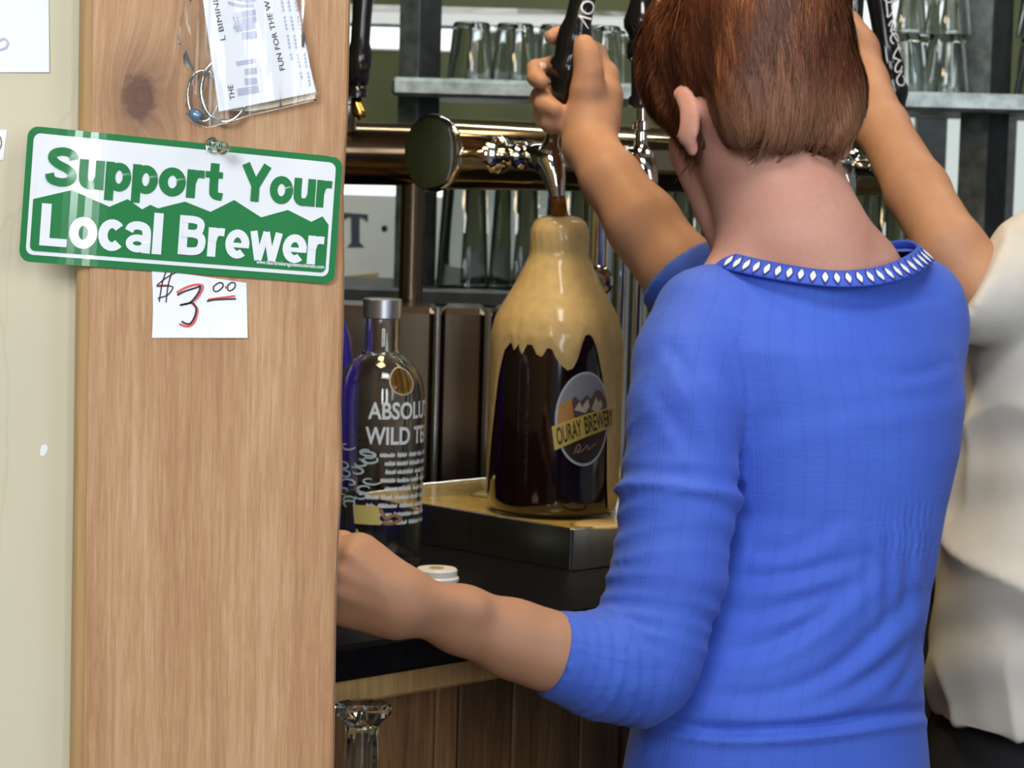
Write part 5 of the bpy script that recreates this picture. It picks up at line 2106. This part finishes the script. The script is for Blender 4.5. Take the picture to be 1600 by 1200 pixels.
ma = [(V3(P(1660, 440, 2.71)), .044), (V3(P(1540, 452, 2.66)), .0370), (V3(P(1487, 390, 2.68)), .0350), (V3(P(1434, 300, 2.76)), .0340), (V3(P(1379, 200, 2.85)), .0290), (V3(P(1352, 130, 2.92)), .0255)]
bv.chain(ma, .012)
hh_ = lambda x, y, d=0.0: V3(P(x, y, 2.95 + d))
bv.chain([(hh_(1352, 130, -.03), .0255), (hh_(1335, 80, 0), .027), (hh_(1316, 45, .01), .025)], .012)
for k, (yy) in enumerate((30, 52, 74, 94)):
    bv.chain([(hh_(1314, yy, .010), .013), (hh_(1288, yy - 4, .030), .011), (hh_(1268, yy, .012), .0105), (hh_(1276, yy + 6, -.010), .009)], .004)
bv.chain([(hh_(1328, 70, -.02), .016), (hh_(1310, 30, -.03), .012), (hh_(1300, 8, -.03), .0105)], .006)
V, F = bv.mesh()
V = relax(V, F, 2)
fast_mesh('body', V, F, MAT['skin_tan'], man)
del bv
sv = Vol((P(1400, 600, 2.8).x, 2.52, P(1600, 1150, 2.74).z), (P(2000, 600, 2.9).x, 3.0, P(1700, 280, 2.74).z), .0048)
sv.loft(msec, yawM, 0)
sv.chain([(V3(P(1740, 410, 2.74)), .072), (V3(P(1650, 420, 2.70)), .066), (V3(P(1570, 445, 2.665)), .056), (V3(P(1520, 462, 2.655)), .050)], .02)
pc_ = V3(P(1552, 385, 2.665))
sv.half(pc_, V3(P(1552 - 170, 385 - 92, 2.665)) - pc_)
V, F = sv.mesh()
V = relax(V, F, 2)
N = vnormals(V, F)
w1 = snoise(V * np.array((1, 1, .8)), 22, 21) + .9 * snoise(V, 10, 22)
w2 = snoise(V * np.array((1, 1, .55)), 40, 23)
dz = np.clip((P(1600, 480, 2.74).z - V[:, 2]) / .16, .12, 1)
disp = dz * (.019 * (1 - np.abs(np.sin(w1 * 2.0))) ** 1.6 + .008 * (1 - np.abs(np.sin(w2 * 1.8))) ** 1.4 + .005 * snoise(V, 75, 29) - .006)
V = V + N * disp[:, None]
fast_mesh('shirt', V, F, MAT['linen'], man)
zh2 = P(1680, 1110, 2.74).z
mx = man.location.x
tv = Vol((mx - .30, 2.51, 0), (mx + .30, 3.01, zh2 + .06), .008)
tv.ell((mx, 2.76, zh2 - .08), (.178, .125, .13), None, 0)
for sgn in (-1, 1):
    tv.chain([((mx + sgn * .085, 2.76, zh2 - .12), .092), ((mx + sgn * .09, 2.76, .48), .064), ((mx + sgn * .095, 2.76, .06), .055)], .03)
V, F = tv.mesh()
fast_mesh('trousers', relax(V, F, 1), F, MAT['trouser'], man)
for sgn in (-1, 1):
    sv = Vol((mx + sgn * .09 - .09, 2.61, -.02), (mx + sgn * .09 + .09, 3.04, .13), .007)
    sv.chain([((mx + sgn * .095, 2.76, .045), .045), ((mx + sgn * .10, 2.84, .036), .042)], .02)
    sv.half((0, 0, .002), (0, 0, -1))
    V, F = sv.mesh()
    fast_mesh('shoe', relax(V, F, 1), F, MAT['shoe'], man)
hc2 = MH
ff, ll_, uu = frame(25, 10)
hv = Vol(hc2 - .17, hc2 + .17, .004)
hv.ell(hc2 + ff * -.014 + uu * .016, (.092, .106, .100), (ll_, ff, uu), 0)
hv.cone(hc2 + ff * .04 - uu * .05, hc2 + ff * .15 - uu * .02, .07, .10, .004, sub=True)
for b in (-1, 1):
    hv.ell(hc2 + ll_ * b * .094 - uu * .03, (.030, .026, .036), (ll_, ff, uu), .004, sub=True)
hv.half(hc2 - uu * .075, -uu)
V, F = hv.mesh()
fast_mesh('hair', relax(V, F, 2), F, simple('brown_hair', (.05, .03, .02), .5, .3, 60, (1, 1, .2)), man)
